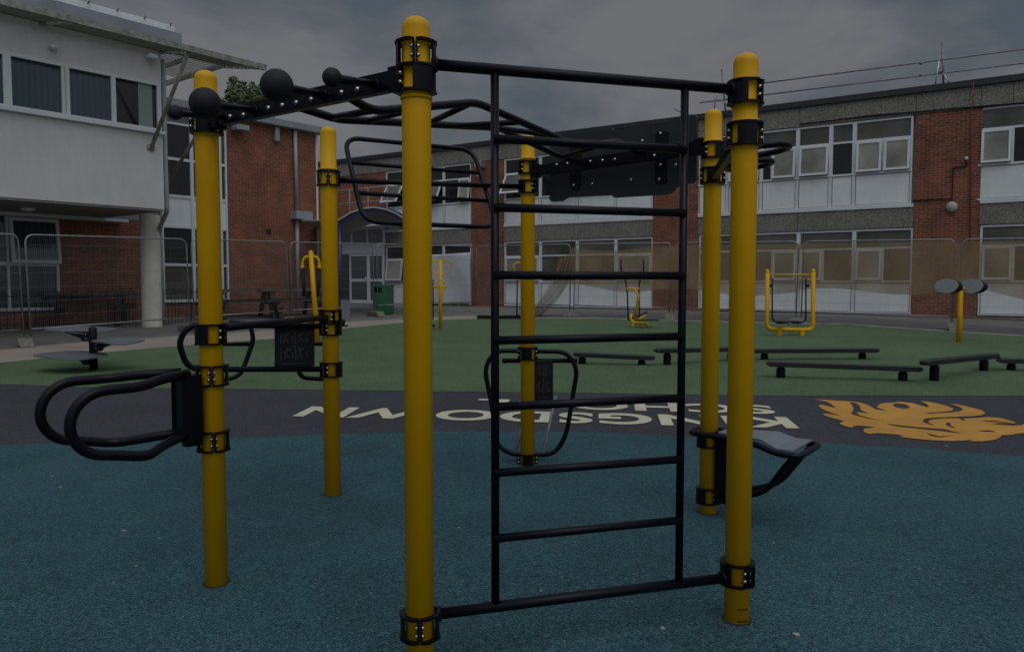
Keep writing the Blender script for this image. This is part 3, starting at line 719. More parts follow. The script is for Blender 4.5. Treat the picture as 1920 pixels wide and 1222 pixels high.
# tilted pull-up frame on the rear left bar
zDE = (zat(337, PD) + zat(351, PE)) / 2
a = toward(PD, PE, 0.07); b = toward(PE, PD, 0.07); a.z = zat(337, PD); b.z = zat(351, PE)
MB().tube([a, b], 0.0205, 16).build('rear_bar', K, rig, world=True)
dx = Vector((PE.x - PD.x, PE.y - PD.y, 0)).normalized(); nx = Vector((-dx.y, dx.x, 0))
t, _ = tfor(795, 342, PD, PE); cc = lerp(PD, PE, t, (a.z + b.z) / 2)
up_ = (Vector((0, 0, 0.32)) + nx * 0.20)
def fr(s, h_): return cc + dx * s + up_ * h_ + nx * 0.03
hw = 0.53
loop = smooth_path([fr(0, 1), fr(hw, 1), fr(hw, -1), fr(-hw, -1), fr(-hw, 1), fr(0, 1)], 0.13, 7)
m = MB(); m.tube(loop[:-1], 0.0175, 14, closed=True); pf = m.build('pull_up_frame', K, rig, world=True)
for h_ in (0.38, -0.34): MB().tube([fr(-hw, h_), fr(hw, h_)], 0.0155, 12).build('rung', K, pf, world=True)
m = MB()
for s in (-hw, hw): m.bar(fr(s, 0.05), fr(s, -0.55), 0.012, 0.035)
m.build('frame_plate', K, pf, world=True)
# big graphite board behind the rear beam
dE = Vector((PE.x - PF.x, PE.y - PF.y, 0)).normalized(); nE = Vector((dE.y, -dE.x, 0))
if nE.y < 0: nE = -nE
B0 = Vector((PF.x, PF.y, 0)) + nE * 0.09
def bp_(u, v): return pl(u, v, B0, nE)
out = [(1030, 300), (1031, 258), (1040, 254), (1076, 248.5), (1146, 240), (1153, 244), (1255, 232), (1259, 229), (1268, 220), (1276, 217), (1302, 214.5), (1307, 220), (1305, 338), (1299, 343), (1278, 345), (1272, 348), (1258, 362), (1250, 365), (1152, 371), (1146, 366), (1064, 370.5), (1060, 373), (1054, 377), (1034, 378.5), (1030, 374)]
m = MB(); m.prism([bp_(u, v) for u, v in out], nE * 0.015)
tb_ = m.build('rebound_board', KG, rig, world=True, bevel=0.002)
def rrect(u0, v0, u1, v1, uv2=0):
    c = [(u0 + 4, v0), (u1 - 4, v0 - uv2), (u1, v0 + 4 - uv2), (u1, v1 - 4 - uv2), (u1 - 4, v1 - uv2), (u0 + 4, v1), (u0, v1 - 4), (u0, v0 + 4)]
    return [bp_(u, v) - nE * 0.0015 for u, v in c]
for r in ((1230, 247, 1254, 302, 2), (1229, 302, 1251, 345, 1), (1070, 318, 1089, 356, 1), (1070, 262, 1090, 316, 2)):
    MB().prism(rrect(*r), -nE * 0.008).build('mounting_plate', KD, tb_, world=True, bevel=0.002)
for u, v in ((1240, 251), (1206, 265), (1240, 310), (1237.5, 337), (1269, 310), (1185, 338), (1112, 345), (1076.5, 323), (1077, 348)):
    q = bp_(u, v) - nE * 0.010; MB().lathe([(0.012, 0), (0.012, 0.004), (0.008, 0.009), (0, 0.011)], q, 12, axis=-nE).build('bolt', ST, tb_, world=True)
# ring handles on the right side beam
dC = Vector((PF.x - PC.x, PF.y - PC.y, 0)).normalized(); nC = Vector((dC.y, -dC.x, 0))
for (u, v) in ((1428, 278), (1404, 308)):
    y_ = 3.97 if u > 1410 else 4.47
    t = (y_ - PC.y) / (PF.y - PC.y); q = lerp(PC, PF, t, zCF)
    c = q + nC * 0.150; pts = []
    for k in range(28):
        a = 2 * math.pi * k / 28; pts.append(c + nC * (0.13 * math.cos(a)) + dC * (0.15 * math.sin(a)) + Vector((0, 0, 0.012 * math.cos(a))))
    m = MB(); m.tube(pts, 0.0165, 12, closed=True); m.bar(q, q + nC * 0.035, 0.08, 0.04); m.build('ring_handle', K, rig, world=True)
# sit-up bench on the right rear post
db = Vector((0.80, -0.60, 0)); nb = Vector((0.60, 0.80, 0)); o2 = Vector((PF.x, PF.y, 0)); zb0 = 0.575
def bq(l, w_, z): return o2 + db * l + nb * w_ + Vector((0, 0, z))
fpts = [bq(-0.10, 0.0, zb0), bq(-0.09, -0.09, zb0), bq(0.15, -0.125, zb0), bq(0.36, -0.15, zb0 - 0.01), bq(0.50, -0.215, zb0 - 0.035), bq(0.64, -0.215, zb0 - 0.04), bq(0.64, 0.215, zb0 - 0.04), bq(0.50, 0.215, zb0 - 0.035), bq(0.36, 0.15, zb0 - 0.01), bq(0.15, 0.125, zb0), bq(-0.09, 0.09, zb0), bq(-0.10, 0.0, zb0)]
m = MB(); m.tube(smooth_path(fpts, 0.05, 4)[:-1], 0.019, 14, closed=True)
for s in (-0.05, 0.05): m.bar(bq(0.11, s, 0.13), bq(0.11, s, zb0 + 0.02), 0.012, 0.09, up=db)
bench = m.build('bench_frame', K, rig, world=True)
for s in (-1, 1):
    m = MB(); m.tube(smooth_path([bq(0.60, 0.17 * s, zb0 - 0.05), bq(0.52, 0.155 * s, 0.42), bq(0.42, 0.13 * s, 0.27), bq(0.24, 0.10 * s, 0.21), bq(0.10, 0.05 * s, 0.20)], 0.11, 6), 0.0185, 14)
    m.build('bench_brace', K, bench, world=True)
poly = []
prof = [(0.10, 0.095), (0.30, 0.125), (0.40, 0.16), (0.50, 0.195), (0.60, 0.20)]
top = [(bq(l, w_, zb0 + 0.026 - (0.035 if l > 0.45 else 0) * min(1, (l - .36) / .14) if l > .36 else zb0 + 0.026)) for l, w_ in prof]
bot = [(bq(l, -w_, zb0 + 0.026 - (0.035 if l > 0.45 else 0) * min(1, (l - .36) / .14) if l > .36 else zb0 + 0.026)) for l, w_ in prof]
vs = []; 
for a_, b_ in zip(top, bot): vs += [a_, b_, a_ - Vector((0, 0, .012)), b_ - Vector((0, 0, .012))]
fs = []
for i in range(4):
    j = 4 * i; k = j + 4
    fs += [(j, k, k + 1, j + 1), (j + 2, j + 3, k + 3, k + 2), (j, j + 2, k + 2, k), (j + 1, k + 1, k + 3, j + 3)]
fs += [(0, 1, 3, 2), (16, 18, 19, 17)]
MB().add(vs, fs).build('seat_board', GPAD, bench, world=True, bevel=0.002)
# leg-raise station on the rear centre post
fe = [(985, 658), (928, 657), (908, 690), (921, 752), (932, 835), (960, 852), (1040, 852), (1062, 815), (1076, 730), (1083, 690), (1062, 659), (985, 658)]
YE = PE.y + 0.10
m = MB(); m.tube(smooth_path([at(u, v, YE) for u, v in fe], 0.10, 5)[:-1], 0.0195, 14, closed=True)
rest = m.build('leg_raise_station', K, rig, world=True)
for u0, v0, u1, v1 in ((946, 676, 1082, 676),):
    for dy in (-0.0,):
        m = MB(); m.tube([at(u0, v0, YE + .02), at(u1, v1, YE + .02)], 0.0195, 12); m.ball(at(u0, v0, YE + .02), 0.0235, 16); m.build('forearm_bar', K, rest, world=True)
m = MB(); m.tube([at(966, 850, YE - .02), at(992, 742, YE + .35)], 0.013, 10); m.tube([at(1018, 850, YE - .02), at(1042, 742, YE + .35)], 0.013, 10); m.build('brace_rod', SCAF, rest, world=True)
board((1001, 1037), (676, 751), YE - 0.03, YE - 0.02, 'exercise_board', rest, 9)
# ================================================================= RIGHT BUILDING
class Facade:
    def __init__(s, P0, rz, root):
        s.P0 = Vector(P0); s.rz = rz; s.r = Vector((math.cos(rz), math.sin(rz), 0)); s.n = Vector((-math.sin(rz), math.cos(rz), 0)); s.root = root
    def loc(s, u, v, off=0.0):
        q = pl(u, v, s.P0 + s.n * off, s.n) - s.P0
        return q.dot(s.r), q.z + s.P0.z
    def x(s, u, v=300, off=0.0): return s.loc(u, v, off)[0]
A_ = 46.6
def facpt(u): y = A_ / ((u - 960) / F + 1.497); return Vector(((u - 960) / F * y, y, 0))
P0 = facpt(1711)
rzR = math.atan2(-0.5555, 0.8316)
schR = thing('school_building', 'long two storey 1960s school block with brick piers, white windows and pebbled concrete bands', 'building', (P0.x, P0.y, 0), rzR)
FR = Facade(P0, rzR, schR)
GL = gz(YF) + 0.012
ZG = 0.40
def B(name, m, *a, parent=None, bevel=0):
    o = MB().box(*a).build(name, m, parent or schR, bevel=bevel); return o
xl = FR.x(560, 400); xr = FR.x(2150, 400)
B('rear_block', REN, xl - 1, xr, 0.14, 9.0, ZG, 7.05)
B('roof', GRF, xl - 1, xr, -0.02, 9.0, 7.05, 7.12)
Z = dict(top=7.31, fb=7.125, c1=6.52, head=6.50, tr=5.89, cb=4.98, pt=4.92, pb=3.90, sill=3.84, c2=3.80, c3=3.21, gh=3.19, gtr=2.60, gcb=1.68, gpt=1.60, gpb=0.62)
m = MB(); m.box(xl - 1, xr, -0.16, 0.13, Z['fb'], Z['top']); m.build('roof_edge', LEAD, schR, bevel=0.01)
def band(z0, z1, cuts, name='concrete_band'):
    m = MB()
    for a, b in zip(cuts, cuts[1:]): m.box(a + 0.006, b - 0.006, -0.08, 0.10, z0, z1)
    return m.build(name, AGG, schR)
def rng(u0, u1, n):
    a, b = FR.x(u0, 300), FR.x(u1, 300); return [a + (b - a) * i / n for i in range(n + 1)]
cu = [xl - 1] + [FR.x(u, 250) for u in (625, 700, 791, 885, 947, 1014, 1083, 1155, 1225, 1311, 1405, 1499, 1717, 1838)] + [xr - 3, xr]
band(Z['c1'], Z['fb'] - 0.004, cu)
piers = [(560, 725), (885, 947), (1225, 1310), (1711.5, 1835)]
PX = [(xl - 1 if i == 0 else FR.x(a, 450), FR.x(b, 450)) for i, (a, b) in enumerate(piers)] + [(FR.x(2050, 450), xr)]
for a, b in PX:
    o = MB().box(a, b, -0.055, 0.12, ZG, Z['c1'] - 0.004).build('brick_pier', BRR, schR)
MB().box(xl - 1, xr, -0.10, 0.11, Z['c1'] - 0.055, Z['c1'] - 0.003).build('head_trim', WF, schR) if False else None
def frame_rect(m, x0, x1, z0, z1, t=0.05, y0=-0.03, y1=0.03):
    m.box(x0, x1, y0, y1, z0, z0 + t); m.box(x0, x1, y0, y1, z1 - t, z1); m.box(x0, x0 + t, y0, y1, z0 + t, z1 - t); m.box(x1 - t, x1, y0, y1, z0 + t, z1 - t)
def casement(win, x0, x1, z0, z1, ang, gm):
    """top-hung opening light, bottom swung outwards by ang degrees"""
    a = R(ang); H = z1 - z0
    def q(x, y, z):   # local z measured down from hinge
        dz = z1 - z; yy = -0.045 + y
        return (x, yy * math.cos(a) - dz * math.sin(a) * 1.0 - 0.0, z1 - dz * math.cos(a) + yy * math.sin(a) * -1.0)
    m = MB(); frame_rect(m, x0, x1, z0, z1, 0.065, -0.03, 0.02)
    m.v = [Vector(q(*v)) for v in m.v]; s = m.build('casement', WF, win)
    g = MB().box(x0 + .06, x1 - .06, -0.012, 0.0, z0 + .06, z1 - .06); g.v = [Vector(q(*v)) for v in g.v]; g.build('pane', gm, win)
def window(x0, x1, zs, cells, building=None, glassm=GM, top=True, panel=True, darkbottom=False):
    """cells: list of (xa,xb,kind)  zs=(head, transom, casement bottom, panel top, panel bottom)"""
    b_ = building or schR; hd, tr, cb, pt_, pb_ = zs
    m = MB(); y0, y1 = -0.045, 0.06
    m.box(x0, x1, y0, y1, hd - 0.06, hd); m.box(x0, x0 + .06, y0, y1, cb - .06, hd - .06); m.box(x1 - .06, x1, y0, y1, cb - .06, hd - .06)
    m.box(x0, x1, y0 - .02, y1, cb - .12, cb - .06)
    if top: m.box(x0 + .06, x1 - .06, y0, y1, tr - .03, tr + .03)
    w_ = m.build('window', WF, b_)
    gm = glassm
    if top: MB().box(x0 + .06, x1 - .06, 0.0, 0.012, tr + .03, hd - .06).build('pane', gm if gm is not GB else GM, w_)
    for xa, xb, kd in cells:
        zt = tr - .03 if top else hd - .06
        if kd == 'f': MB().box(xa + .03, xb - .03, 0.0, 0.012, cb - .06, zt).build('pane', GD, w_)
        elif kd == 'g': MB().box(xa + .03, xb - .03, 0.0, 0.012, cb - .06, zt).build('pane', gm, w_)
        else:
            MB().box(xa + .03, xb - .03, 0.03, 0.04, cb - .06, zt).build('pane', GD, w_)
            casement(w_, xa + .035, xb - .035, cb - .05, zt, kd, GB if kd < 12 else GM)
        if xb < x1 - 0.08: MB().box(xb - .03, xb + .03, y0, y1, cb - .06, zt).build('mullion', WF, w_)
    if panel:
        m = MB(); m.box(x0 + .068, x1 - .068, -0.03, 0.05, pb_ + .055, cb - .14); o = m.build('infill_panel', WP, b_)
        f = MB(); f.box(x0, x0 + .05, -0.05, -0.031, pb_ + .04, cb - .124); f.box(x1 - .05, x1, -0.05, -0.031, pb_ + .04, cb - .124); f.box(x0, x1, -0.07, -0.031, pb_ - .0, pb_ + .04); f.build('panel_trim', WF, o)
    return w_
def cells(us, kinds, v=430):
    xs = [FR.x(u, v) for u in us]; return [(a, b, k) for a, b, k in zip(xs, xs[1:], kinds)]
zf = (Z['head'], Z['tr'], Z['cb'], Z['pt'], Z['pb']); zg = (Z['gh'], Z['gtr'], Z['gcb'], Z['gpt'], Z['gpb'])
def bay(divs, kinds_, zs, v, gm=GM):
    for (ua, ub), ks in zip(zip(divs, divs[1:]), kinds_):
        x0, x1 = FR.x(ua, v), FR.x(ub, v); n = len(ks); tot = sum(k[0] for k in ks); c = []; x = x0 + .03
        for wt, kd in ks:
            nx_ = x + (x1 - x0 - .06) * wt / tot; c.append((x, nx_, kd)); x = nx_
        window(x0, x1, zs, c, glassm=gm)
# first floor
bay([1310.5, 1365, 1428, 1496, 1558, 1602, 1711], [[(1, 'g')], [(1, 6)], [(.28, 'f'), (.72, 5)], [(1, 6)], [(1, 'f')], [(1, 5), (1, 4)]], zf, 300)
bay([947, 1014, 1083, 1155, 1225], [[(.62, 30), (.38, 'f')], [(.4, 'f'), (.6, 24)], [(1, 6)], [(1, 'f')]], zf, 340, GD)
bay([725, 780, 833, 885], [[(.62, 32), (.38, 'f')], [(.4, 'f'), (.6, 26)], [(.55, 'f'), (.45, 8)]], zf, 345, GD)
bay([1835, 1934, 2040], [[(.66, 5), (.34, 'f')], [(1, 4), (1, 'f')]], zf, 280)
# ground floor
bay([1310.5, 1400, 1496, 1600, 1710], [[(1, 'g')], [(.5, 'g'), (.5, 4)], [(.45, 3), (.55, 'g')], [(.5, 3), (.5, 'g')]], zg, 530, GM)
bay([947, 1014, 1083, 1155, 1225], [[(1, 3)], [(1, 'g')], [(1, 'g')], [(1, 4)]], zg, 520, GM)
bay([725, 780, 833, 885], [[(.6, 8), (.4, 'f')], [(1, 'g')], [(1, 'g')]], zg, 500, GD)
bay([1835, 1934, 2040], [[(.66, 3), (.34, 'f')], [(1, 3), (1, 'f')]], zg, 520, GM)
# middle concrete bands and sills between piers
gaps = [(PX[0][1], PX[1][0]), (PX[1][1], PX[2][0]), (PX[2][1], PX[3][0]), (PX[3][1], PX[4][0])]
for i, (a, b) in enumerate(gaps):
    k = max(2, int(round((b - a) / 2.7))); band(Z['c3'], Z['c2'], [a + (b - a) * j / k for j in range(k + 1)])
    MB().box(a, b, -0.11, 0.05, Z['c2'] + .002, Z['sill'] + .058).build('sill', WF, schR)
    MB().box(a, b, -0.03, 0.10, ZG, Z['gpb'] - .004).build('plinth', BRR, schR)
    MB().box(a, b, -0.09, 0.10, Z['c1'] - .058, Z['c1'] - .018 + .014).build('head_trim', WF, schR) if False else None
# cables and fittings on the wall
def fp(u, v, off): x, z = FR.loc(u, v, off); return Vector((x, off, z))
m = MB(); m.tube([fp(u, v, -0.10) for u, v in ((1500, 233), (1560, 226), (1640, 216), (1720, 210), (1790, 203), (1840, 200), (1925, 194))], 0.018, 8); m.tube([fp(u, v, -0.11) for u, v in ((1600, 221), (1680, 214), (1760, 206), (1925, 192))], 0.012, 8)
m.build('cable_run', KD, schR)
m = MB(); m.tube([fp(1825, 152, -0.17), fp(1824, 196, -0.13), fp(1821, 210, -0.10), fp(1818, 470, -0.08)], 0.012, 8); m.build('lightning_conductor', RUST, schR)
m = MB(); m.tube([fp(1711, 376, -0.08), fp(1785, 373, -0.08), fp(1787, 314, -0.08), fp(1812, 312, -0.08), fp(1812, 296, -0.10)], 0.016, 8); m.build('conduit', KD, schR)
m = MB(); m.ball(fp(1812, 297, -0.12), 0.05, 12); m.build('sensor', WF, schR)
m = MB(); m.lathe([(0, 0), (.13, 0), (.15, .02), (.15, .06), (.12, .10), (0, .11)], fp(1785, 388, -0.06), 20, axis=(0, -1, 0)); m.build('bulkhead_light', mat('opal_glass', (0.36, 0.38, 0.30), 0.4), schR)
m = MB(); m.box(*[k + FR.x(907, 310) for k in (-.16, .16)], -0.45, -0.06, FR.loc(907, 310)[1] - .12, FR.loc(907, 310)[1] + .12); m.tube([(FR.x(903, 330), -0.06, FR.loc(903, 335)[1]), (FR.x(903, 330), -0.3, FR.loc(903, 330)[1])], .05, 10); m.build('floodlight', GALV, schR, bevel=.02)
# cable slung along the sill
m = MB(); pts = []
for i in range(40):
    u = 1320 + (1706 - 1320) * i / 39; x, z = FR.loc(u, 400, -.09); pts.append(Vector((x, -0.09, 3.835 - 0.05 * abs(math.sin(i * .35)))))
m.tube(pts, .012, 6); m.build('cable_run', KD, schR)
# white sheeting over the windows left of the pier
x0, x1 = FR.x(762, 520), FR.x(887, 520); z1 = FR.loc(830, 475)[1]; z0 = GL + 0.03
rn = random.Random(5); nxg, nzg = 40, 16; vs = []; fs = []
for j in range(nzg + 1):
    for i in range(nxg + 1):
        a, b = i / nxg, j / nzg
        vs.append((x0 + (x1 - x0) * a, -0.20 + 0.035 * math.sin(9 * a + 4 * b) + 0.025 * math.sin(23 * a - 6 * b) + rn.uniform(-.008, .008), z0 + (z1 - z0) * b - (0.05 * math.sin(math.pi * a) if j == nzg else 0)))
for j in range(nzg):
    for i in range(nxg): k = j * (nxg + 1) + i; fs.append((k, k + 1, k + nxg + 2, k + nxg + 1))
sh = MB().add(vs, fs, True).build('sheeting', TARP, None)
sh.matrix_world = WM[schR]
so_ = sh.modifiers.new('t', 'SOLIDIFY'); so_.thickness = 0.004
tag(sh, 'crumpled white sheeting hung over ground floor windows left of a brick pier', 'sheeting')
# entrance door
dx0, dx1 = FR.x(657, 520, -.1), FR.x(721, 520, -.1); zt = FR.loc(690, 430, -.1)[1]; zd = FR.loc(690, 476, -.1)[1]
m = MB(); m.box(FR.x(600, 520), FR.x(657, 520), -0.09, -0.06, ZG, 3.2); m.build('dark_glazing', GD, schR)
m = MB(); xa = FR.x(632, 440, -.1); tz0 = FR.loc(690, 455, -.1)[1]
for k in range(4): x = xa + (dx1 - xa) * k / 3; m.box(x - .05, x + .05, -0.16, -0.07, tz0 - .08, zt + .1)
m.box(xa, dx1, -0.155, -0.07, tz0 - .14, tz0 - .02); m.box(xa, dx1, -0.155, -0.07, zt - .02, zt + .12); m.box(xa, dx1, -.15, -.07, zd + .02, tz0 - .14); tw = m.build('transom_light', WF, schR)
MB().box(xa, dx1, -.115, -.10, tz0 - .05, zt + .02).build('pane', GM, tw)
dm = dx0 + (dx1 - dx0) * 0.56
m = MB()
for a, b in ((dx0, dm), (dm, dx1)):
    t = .09; z0 = GL + .01; zz = zd
    m.box(a, a + t, -.16, -.08, z0, zz); m.box(b - t, b, -.16, -.08, z0, zz); m.box(a + t, b - t, -.16, -.08, zz - .1, zz); m.box(a + t, b - t, -.16, -.08, z0, z0 + .16)
    m.box(a + t, b - t, -.16, -.08, z0 + 1.0, z0 + 1.13)
dr = m.build('entrance_door', WF, schR)
MB().box(dx0 + .09, dx1 - .09, -.12, -.11, GL + .1, zd - .1).build('pane', GC, dr)
m = MB(); m.tube([(dm - .12, -.20, GL + .9), (dm - .12, -.20, GL + 1.25)], .02, 8); m.build('handle', ST, dr)
# flat balcony with white handrail over the entrance
hx0, hx1 = FR.x(590, 370, -1.0), FR.x(726, 370, -1.0)
zr = FR.loc(700, 351, -1.0)[1]; zm = FR.loc(700, 377, -1.0)[1]; zs = FR.loc(700, 400, -1.0)[1]
m = MB(); m.tube([(hx0, -1, zr), (hx1, -1, zr), (hx1, -.1, zr)], .02, 8); m.tube([(hx0, -1, zm), (hx1, -1, zm), (hx1, -.1, zm)], .016, 8)
for k in range(5): x = hx0 + (hx1 - hx0) * k / 4; m.tube([(x, -1, zs - .3), (x, -1, zr)], .02, 8)
m.build('handrail', PIPE, schR)
MB().box(hx0 - .3, hx1 + .1, -1.1, -.06, zs - .55, zs - .3).build('balcony', WF, schR)
# roof edge guard rail of scaffold tube
def rp(u, v, off=0.5): q = pl(u, v, FR.P0 + FR.n * off, FR.n); return q
gr = thing('roof_guardrail', 'scaffold tube guard rail of two long pipes standing on the flat school roof', 'guard rail', tuple(rp(1767, 170)))
for pts in (((1340, 168), (1412, 161), (1440, 157), (1767, 113.5), (1990, 83)), ((1312, 193), (1440, 178), (1767, 135.5), (1990, 110))):
    a_, b_ = pts[0], pts[-1]; pA, pB = rp(*a_), rp(*b_); MB().tube([pA, pB], .024, 8).build('rail', SCAF, gr, world=True)
for u, v0, v1 in ((1767, 78, 172), (1353, 130, 214)):
    a_ = rp(u, v0, .45); b_ = rp(u + (8 if u < 1400 else 2), v1, .45); st_ = MB().tube([a_, b_], .03, 8).build('standard', SCAF, gr, world=True)
    MB().tube([rp(u - 5, v0 + 28, .45), rp(u - 14, v1 - 10, .3)], .022, 8).build('brace', GALV, st_, world=True)
    MB().tube([rp(u, v0 + 58, .45), rp(u + 12, v1 - 18, .3)], .022, 8).build('brace', GALV, st_, world=True)
MB().tube([rp(1265, 205, .4), rp(1281, 212, .4)], .024, 8).build('rail_end', SCAF, gr, world=True)
for u, v in ((1727, 119), (1727, 141), (1762, 113), (1763, 136)): MB().ball(rp(u, v), .05, 10).build('coupler', SCAF, gr, world=True)
# ================================================================= LEFT BUILDING
rzL = math.atan2(1.0, 0.79)
Q0 = Vector((-9.82, 22.5, 0))
schL = thing('school_building', 'brick school wing with white rendered upper storey on a round column at left', 'building', tuple(Q0), rzL)
FL = Facade(Q0, rzL, schL)
x592 = FL.x(592, 350); x303 = FL.x(302, 450); x110 = FL.x(110, 500); xw = FL.x(424.5, 400)
zroof = FL.loc(590, 250)[1]
MB().box(x303 - 14, x592, 0.10, 10, 0.2, zroof - .01).build('rear_block', GRF, schL)
m = MB(); m.box(xw, x592, -0.03, 0.12, 0.2, zroof - .02); m.box(x303 - 0.0, xw - .002, -0.03, 0.12, 0.2, FL.loc(330, 568)[1])
m.box(x110, x303 - .002, -0.03, .12, 0.2, 3.30); m.box(x303 - 14, x110 - .002, -0.03, .12, .2, FL.loc(60, 585)[1]); m.build('brick_wall', BRL, schL)
MB().box(x592 + .002, x592 + .10, 0.0, 3.0, 0.2, zroof).build('white_end', WF, schL)
m = MB(); m.box(x303 - 2.2, x592 + .25, -.28, 3, zroof - .03, zroof + .20); m.build('gutter', GRF, schL, bevel=.02)
m = MB(); m.add([(x303 - 2.2, -.2, zroof + .2), (x592 + .2, -.2, zroof + .2), (x592 + .2, 4, zroof + .75), (x303 - 2.2, 4, zroof + .75), (x592 + .2, 4, zroof + .2), (x303 - 2.2, 4, zroof + .2)], [(0, 1, 2, 3), (1, 4, 2), (0, 3, 5), (2, 4, 5, 3), (0, 5, 4, 1)]); m.build('roof', GRF, schL)
# tall glazed strip
ws = MB(); xs = [x303, FL.x(359.5, 400), FL.x(412, 400), xw]
zz = [FL.loc(359, v)[1] for v in (566, 497, 427, 371, 303, 236)]
zbot, z1, z2, z3, z4, ztop = zz
for x in xs: ws.box(x - .05 if x > xs[0] else x, x + .05 if x < xs[-1] else x, -.075, .02, zbot + .08, ztop)
for z in (z1, z2, z3, z4): ws.box(xs[0], xs[-1], -.07, .02, z - .04, z + .04)
ws.box(xs[0], xs[-1], -.13, .02, zbot, zbot + .08); ws.box(xs[0], xs[-1], -.07, .02, ztop - .06, ztop)
wso = ws.build('window', WF, schL)
for i in range(3):
    for (a, b, g_) in ((zbot, z1, GM), (z1, z2, GD), (z3, z4, GD), (z4, ztop, GD)):
        MB().box(xs[i] + .04, xs[i + 1] - .04, -.02, -.01, a + .04, b - .04).build('pane', GC if i == 2 else g_, wso)
    MB().box(xs[i] + .04, xs[i + 1] - .04, -.04, -.01, z2 + .04, z3 - .04).build('infill_panel', WP, wso)
# stair seen through the lower glass
m = MB(); xa, xb = xs[0] + .2, xs[1] - .05
for k in range(4): m.box(xa + (xb - xa) * (k / 4), xb, -.024, -.021, z1 + .2 + .22 * (3 - k) , z1 + .42 + .22 * (3 - k)) if False else None
# windows under the overhang
m = MB(); w0 = x303 - 13; zs0, zs1, zs2 = FL.loc(60, 582)[1], FL.loc(60, 495)[1], FL.loc(60, 404)[1]
xcs = [x110 - .02, x110 - 1.15, x110 - 2.3, x110 - 3.4, x110 - 4.5, x110 - 5.6]
for x in xcs: m.box(x - .06, x + .0, -.09, .02, zs0 + .08, zs2)
m.box(xcs[-1], x110 - .02, -.13, .02, zs0, zs0 + .08); m.box(xcs[-1], x110 - .02, -.085, .02, zs1 - .05, zs1 + .05); m.box(xcs[-1], x110 - .02, -.085, .02, zs2 - .06, zs2)
w2 = m.build('window', WF, schL)
for a, b in zip(xcs[1:], xcs):
    MB().box(a + .02, b - .06, -.03, -.02, zs0 + .08, zs1 - .05).build('pane', GC, w2)
    if a == xcs[1]:
        aa = R(6); mm = MB(); frame_rect(mm, a + .0, b - .0, zs1 + .02, zs2 - .08, .08, -.15, -.09)
        for v in mm.v: v.y -= (zs2 - .08 - v.z) * math.sin(aa)
        mm.build('casement', WF, w2)
        mm = MB().box(a + .08, b - .08, -.125, -.115, zs1 + .1, zs2 - .16)
        for v in mm.v: v.y -= (zs2 - .08 - v.z) * math.sin(aa)
        mm.build('pane', GC, w2)
    else: MB().box(a + .02, b - .06, -.03, -.02, zs1 + .05, zs2 - .06).build('pane', GC, w2)
# projecting rendered upper storey
OV = -3.5
xc = FL.x(306, 300, OV); zlow = FL.loc(300, 392, OV)[1]; zup = 7.18
zw0 = FL.loc(290, 247, OV)[1]; zw1 = FL.loc(290, 155, OV)[1]
m = MB(); m.box(xc - 14, xc, OV, 0.095, zlow, zw0); m.box(xc - 14, xc, OV, .095, zw1, zup); m.box(xc - 14, xc, OV + .12, .095, zw0, zw1); m.build('upper_storey', REN, schL)
MB().box(xc - 14, xc - .02, OV + .02, -.035, zlow - .05, zlow - .002).build('soffit', SOF, schL)
MB().box(x110 - 6, x110 + 1.6, -.5, -.04, zlow - .13, zlow - .052).build('soffit_trim', WF, schL)
m = MB(); m.lathe([(0, 0), (.16, 0), (.15, -.05), (.1, -.08), (0, -.085)], (FL.x(52, 388, -2.0), -2.0, zlow - .05), 20); m.build('ceiling_light', WF, schL)
us = [0, 18, 22]; 
mull = [FL.x(u, 200, OV) for u in (-210, -100, 15, 120, 126.5, 213, 298)]
m = MB(); xw0 = FL.x(-330, 200, OV)
m.box(xw0, mull[-1] + .02, OV - .03, OV + .10, zw0, zw0 + .08); m.box(xw0, mull[-1] + .02, OV - .03, OV + .10, zw1 - .07, zw1)
for x, t in zip(mull, (.06, .06, .075, .04, .05, .05, .05)): m.box(x - t, x + t, OV - .028, OV + .1, zw0 + .08, zw1 - .07)
w3 = m.build('window', WF, schL)
MB().box(xw0, mull[-1] + .1, OV - .10, OV + .0 - .031, zw0 - .05, zw0 + .02).build('window_sill', WF, w3)
ml = [xw0] + mull
for i, (a, b) in enumerate(zip(ml, ml[1:])):
    if b - a > .3: MB().box(a, b, OV + .03, OV + .04, zw0 + .08, zw1 - .07).build('pane', GV if i < 6 else GD, w3)
a, b = ml[6], ml[7]; MB().box(a + (b - a) * .55, a + (b - a) * .86, OV + .024, OV + .029, zw0 + .08, zw1 - .07).build('blind', mat('pale_blind', (.24, .29, .27), .8), w3)
# louvred canopy
KX = 1.87
zc = 6.70; yo = OV - KX
xt = FL.x(497, 141, yo)
def fl(u, v, off): x, z = FL.loc(u, v, off); return Vector((x, off, z))
def zcan(y): return zc + .36 * max(0, min(1, (y - yo) / KX))
m = MB(); m.box(xc - 14, xt, yo - .03, yo + .05, zc - .07, zc + .06); can = m.build('louvre_canopy', ALU, schL)
for k in range(25):
    y = yo + .16 + k * .15
    if y > -.7: break
    x0_ = xc - 14 if y < OV - .05 else xc + .03
    MB().bar((x0_, y, zcan(y)), (xt - .03, y, zcan(y)), .055, .010, up=(0, 0, 1)).build('louvre', SLAT, can)
m = MB(); m.bar((xt, yo - .03, zc), (xt, OV, zcan(OV)), .06, .12); m.bar((xt, OV + .001, zcan(OV)), (xt, -.5, zcan(0)), .06, .12); m.bar((xc + .6, OV, zcan(OV) - .06), (xc + .6, -.5, zcan(0) - .06), .05, .10); m.build('canopy_edge', ALU, can)
for k in range(5):
    x = xc - 1.2 - k * 2.6 + 1.2; MB().bar((x, OV, zcan(OV) - .02), (x, yo, zc - .02), .05, .09).build('canopy_arm', ALU, can)
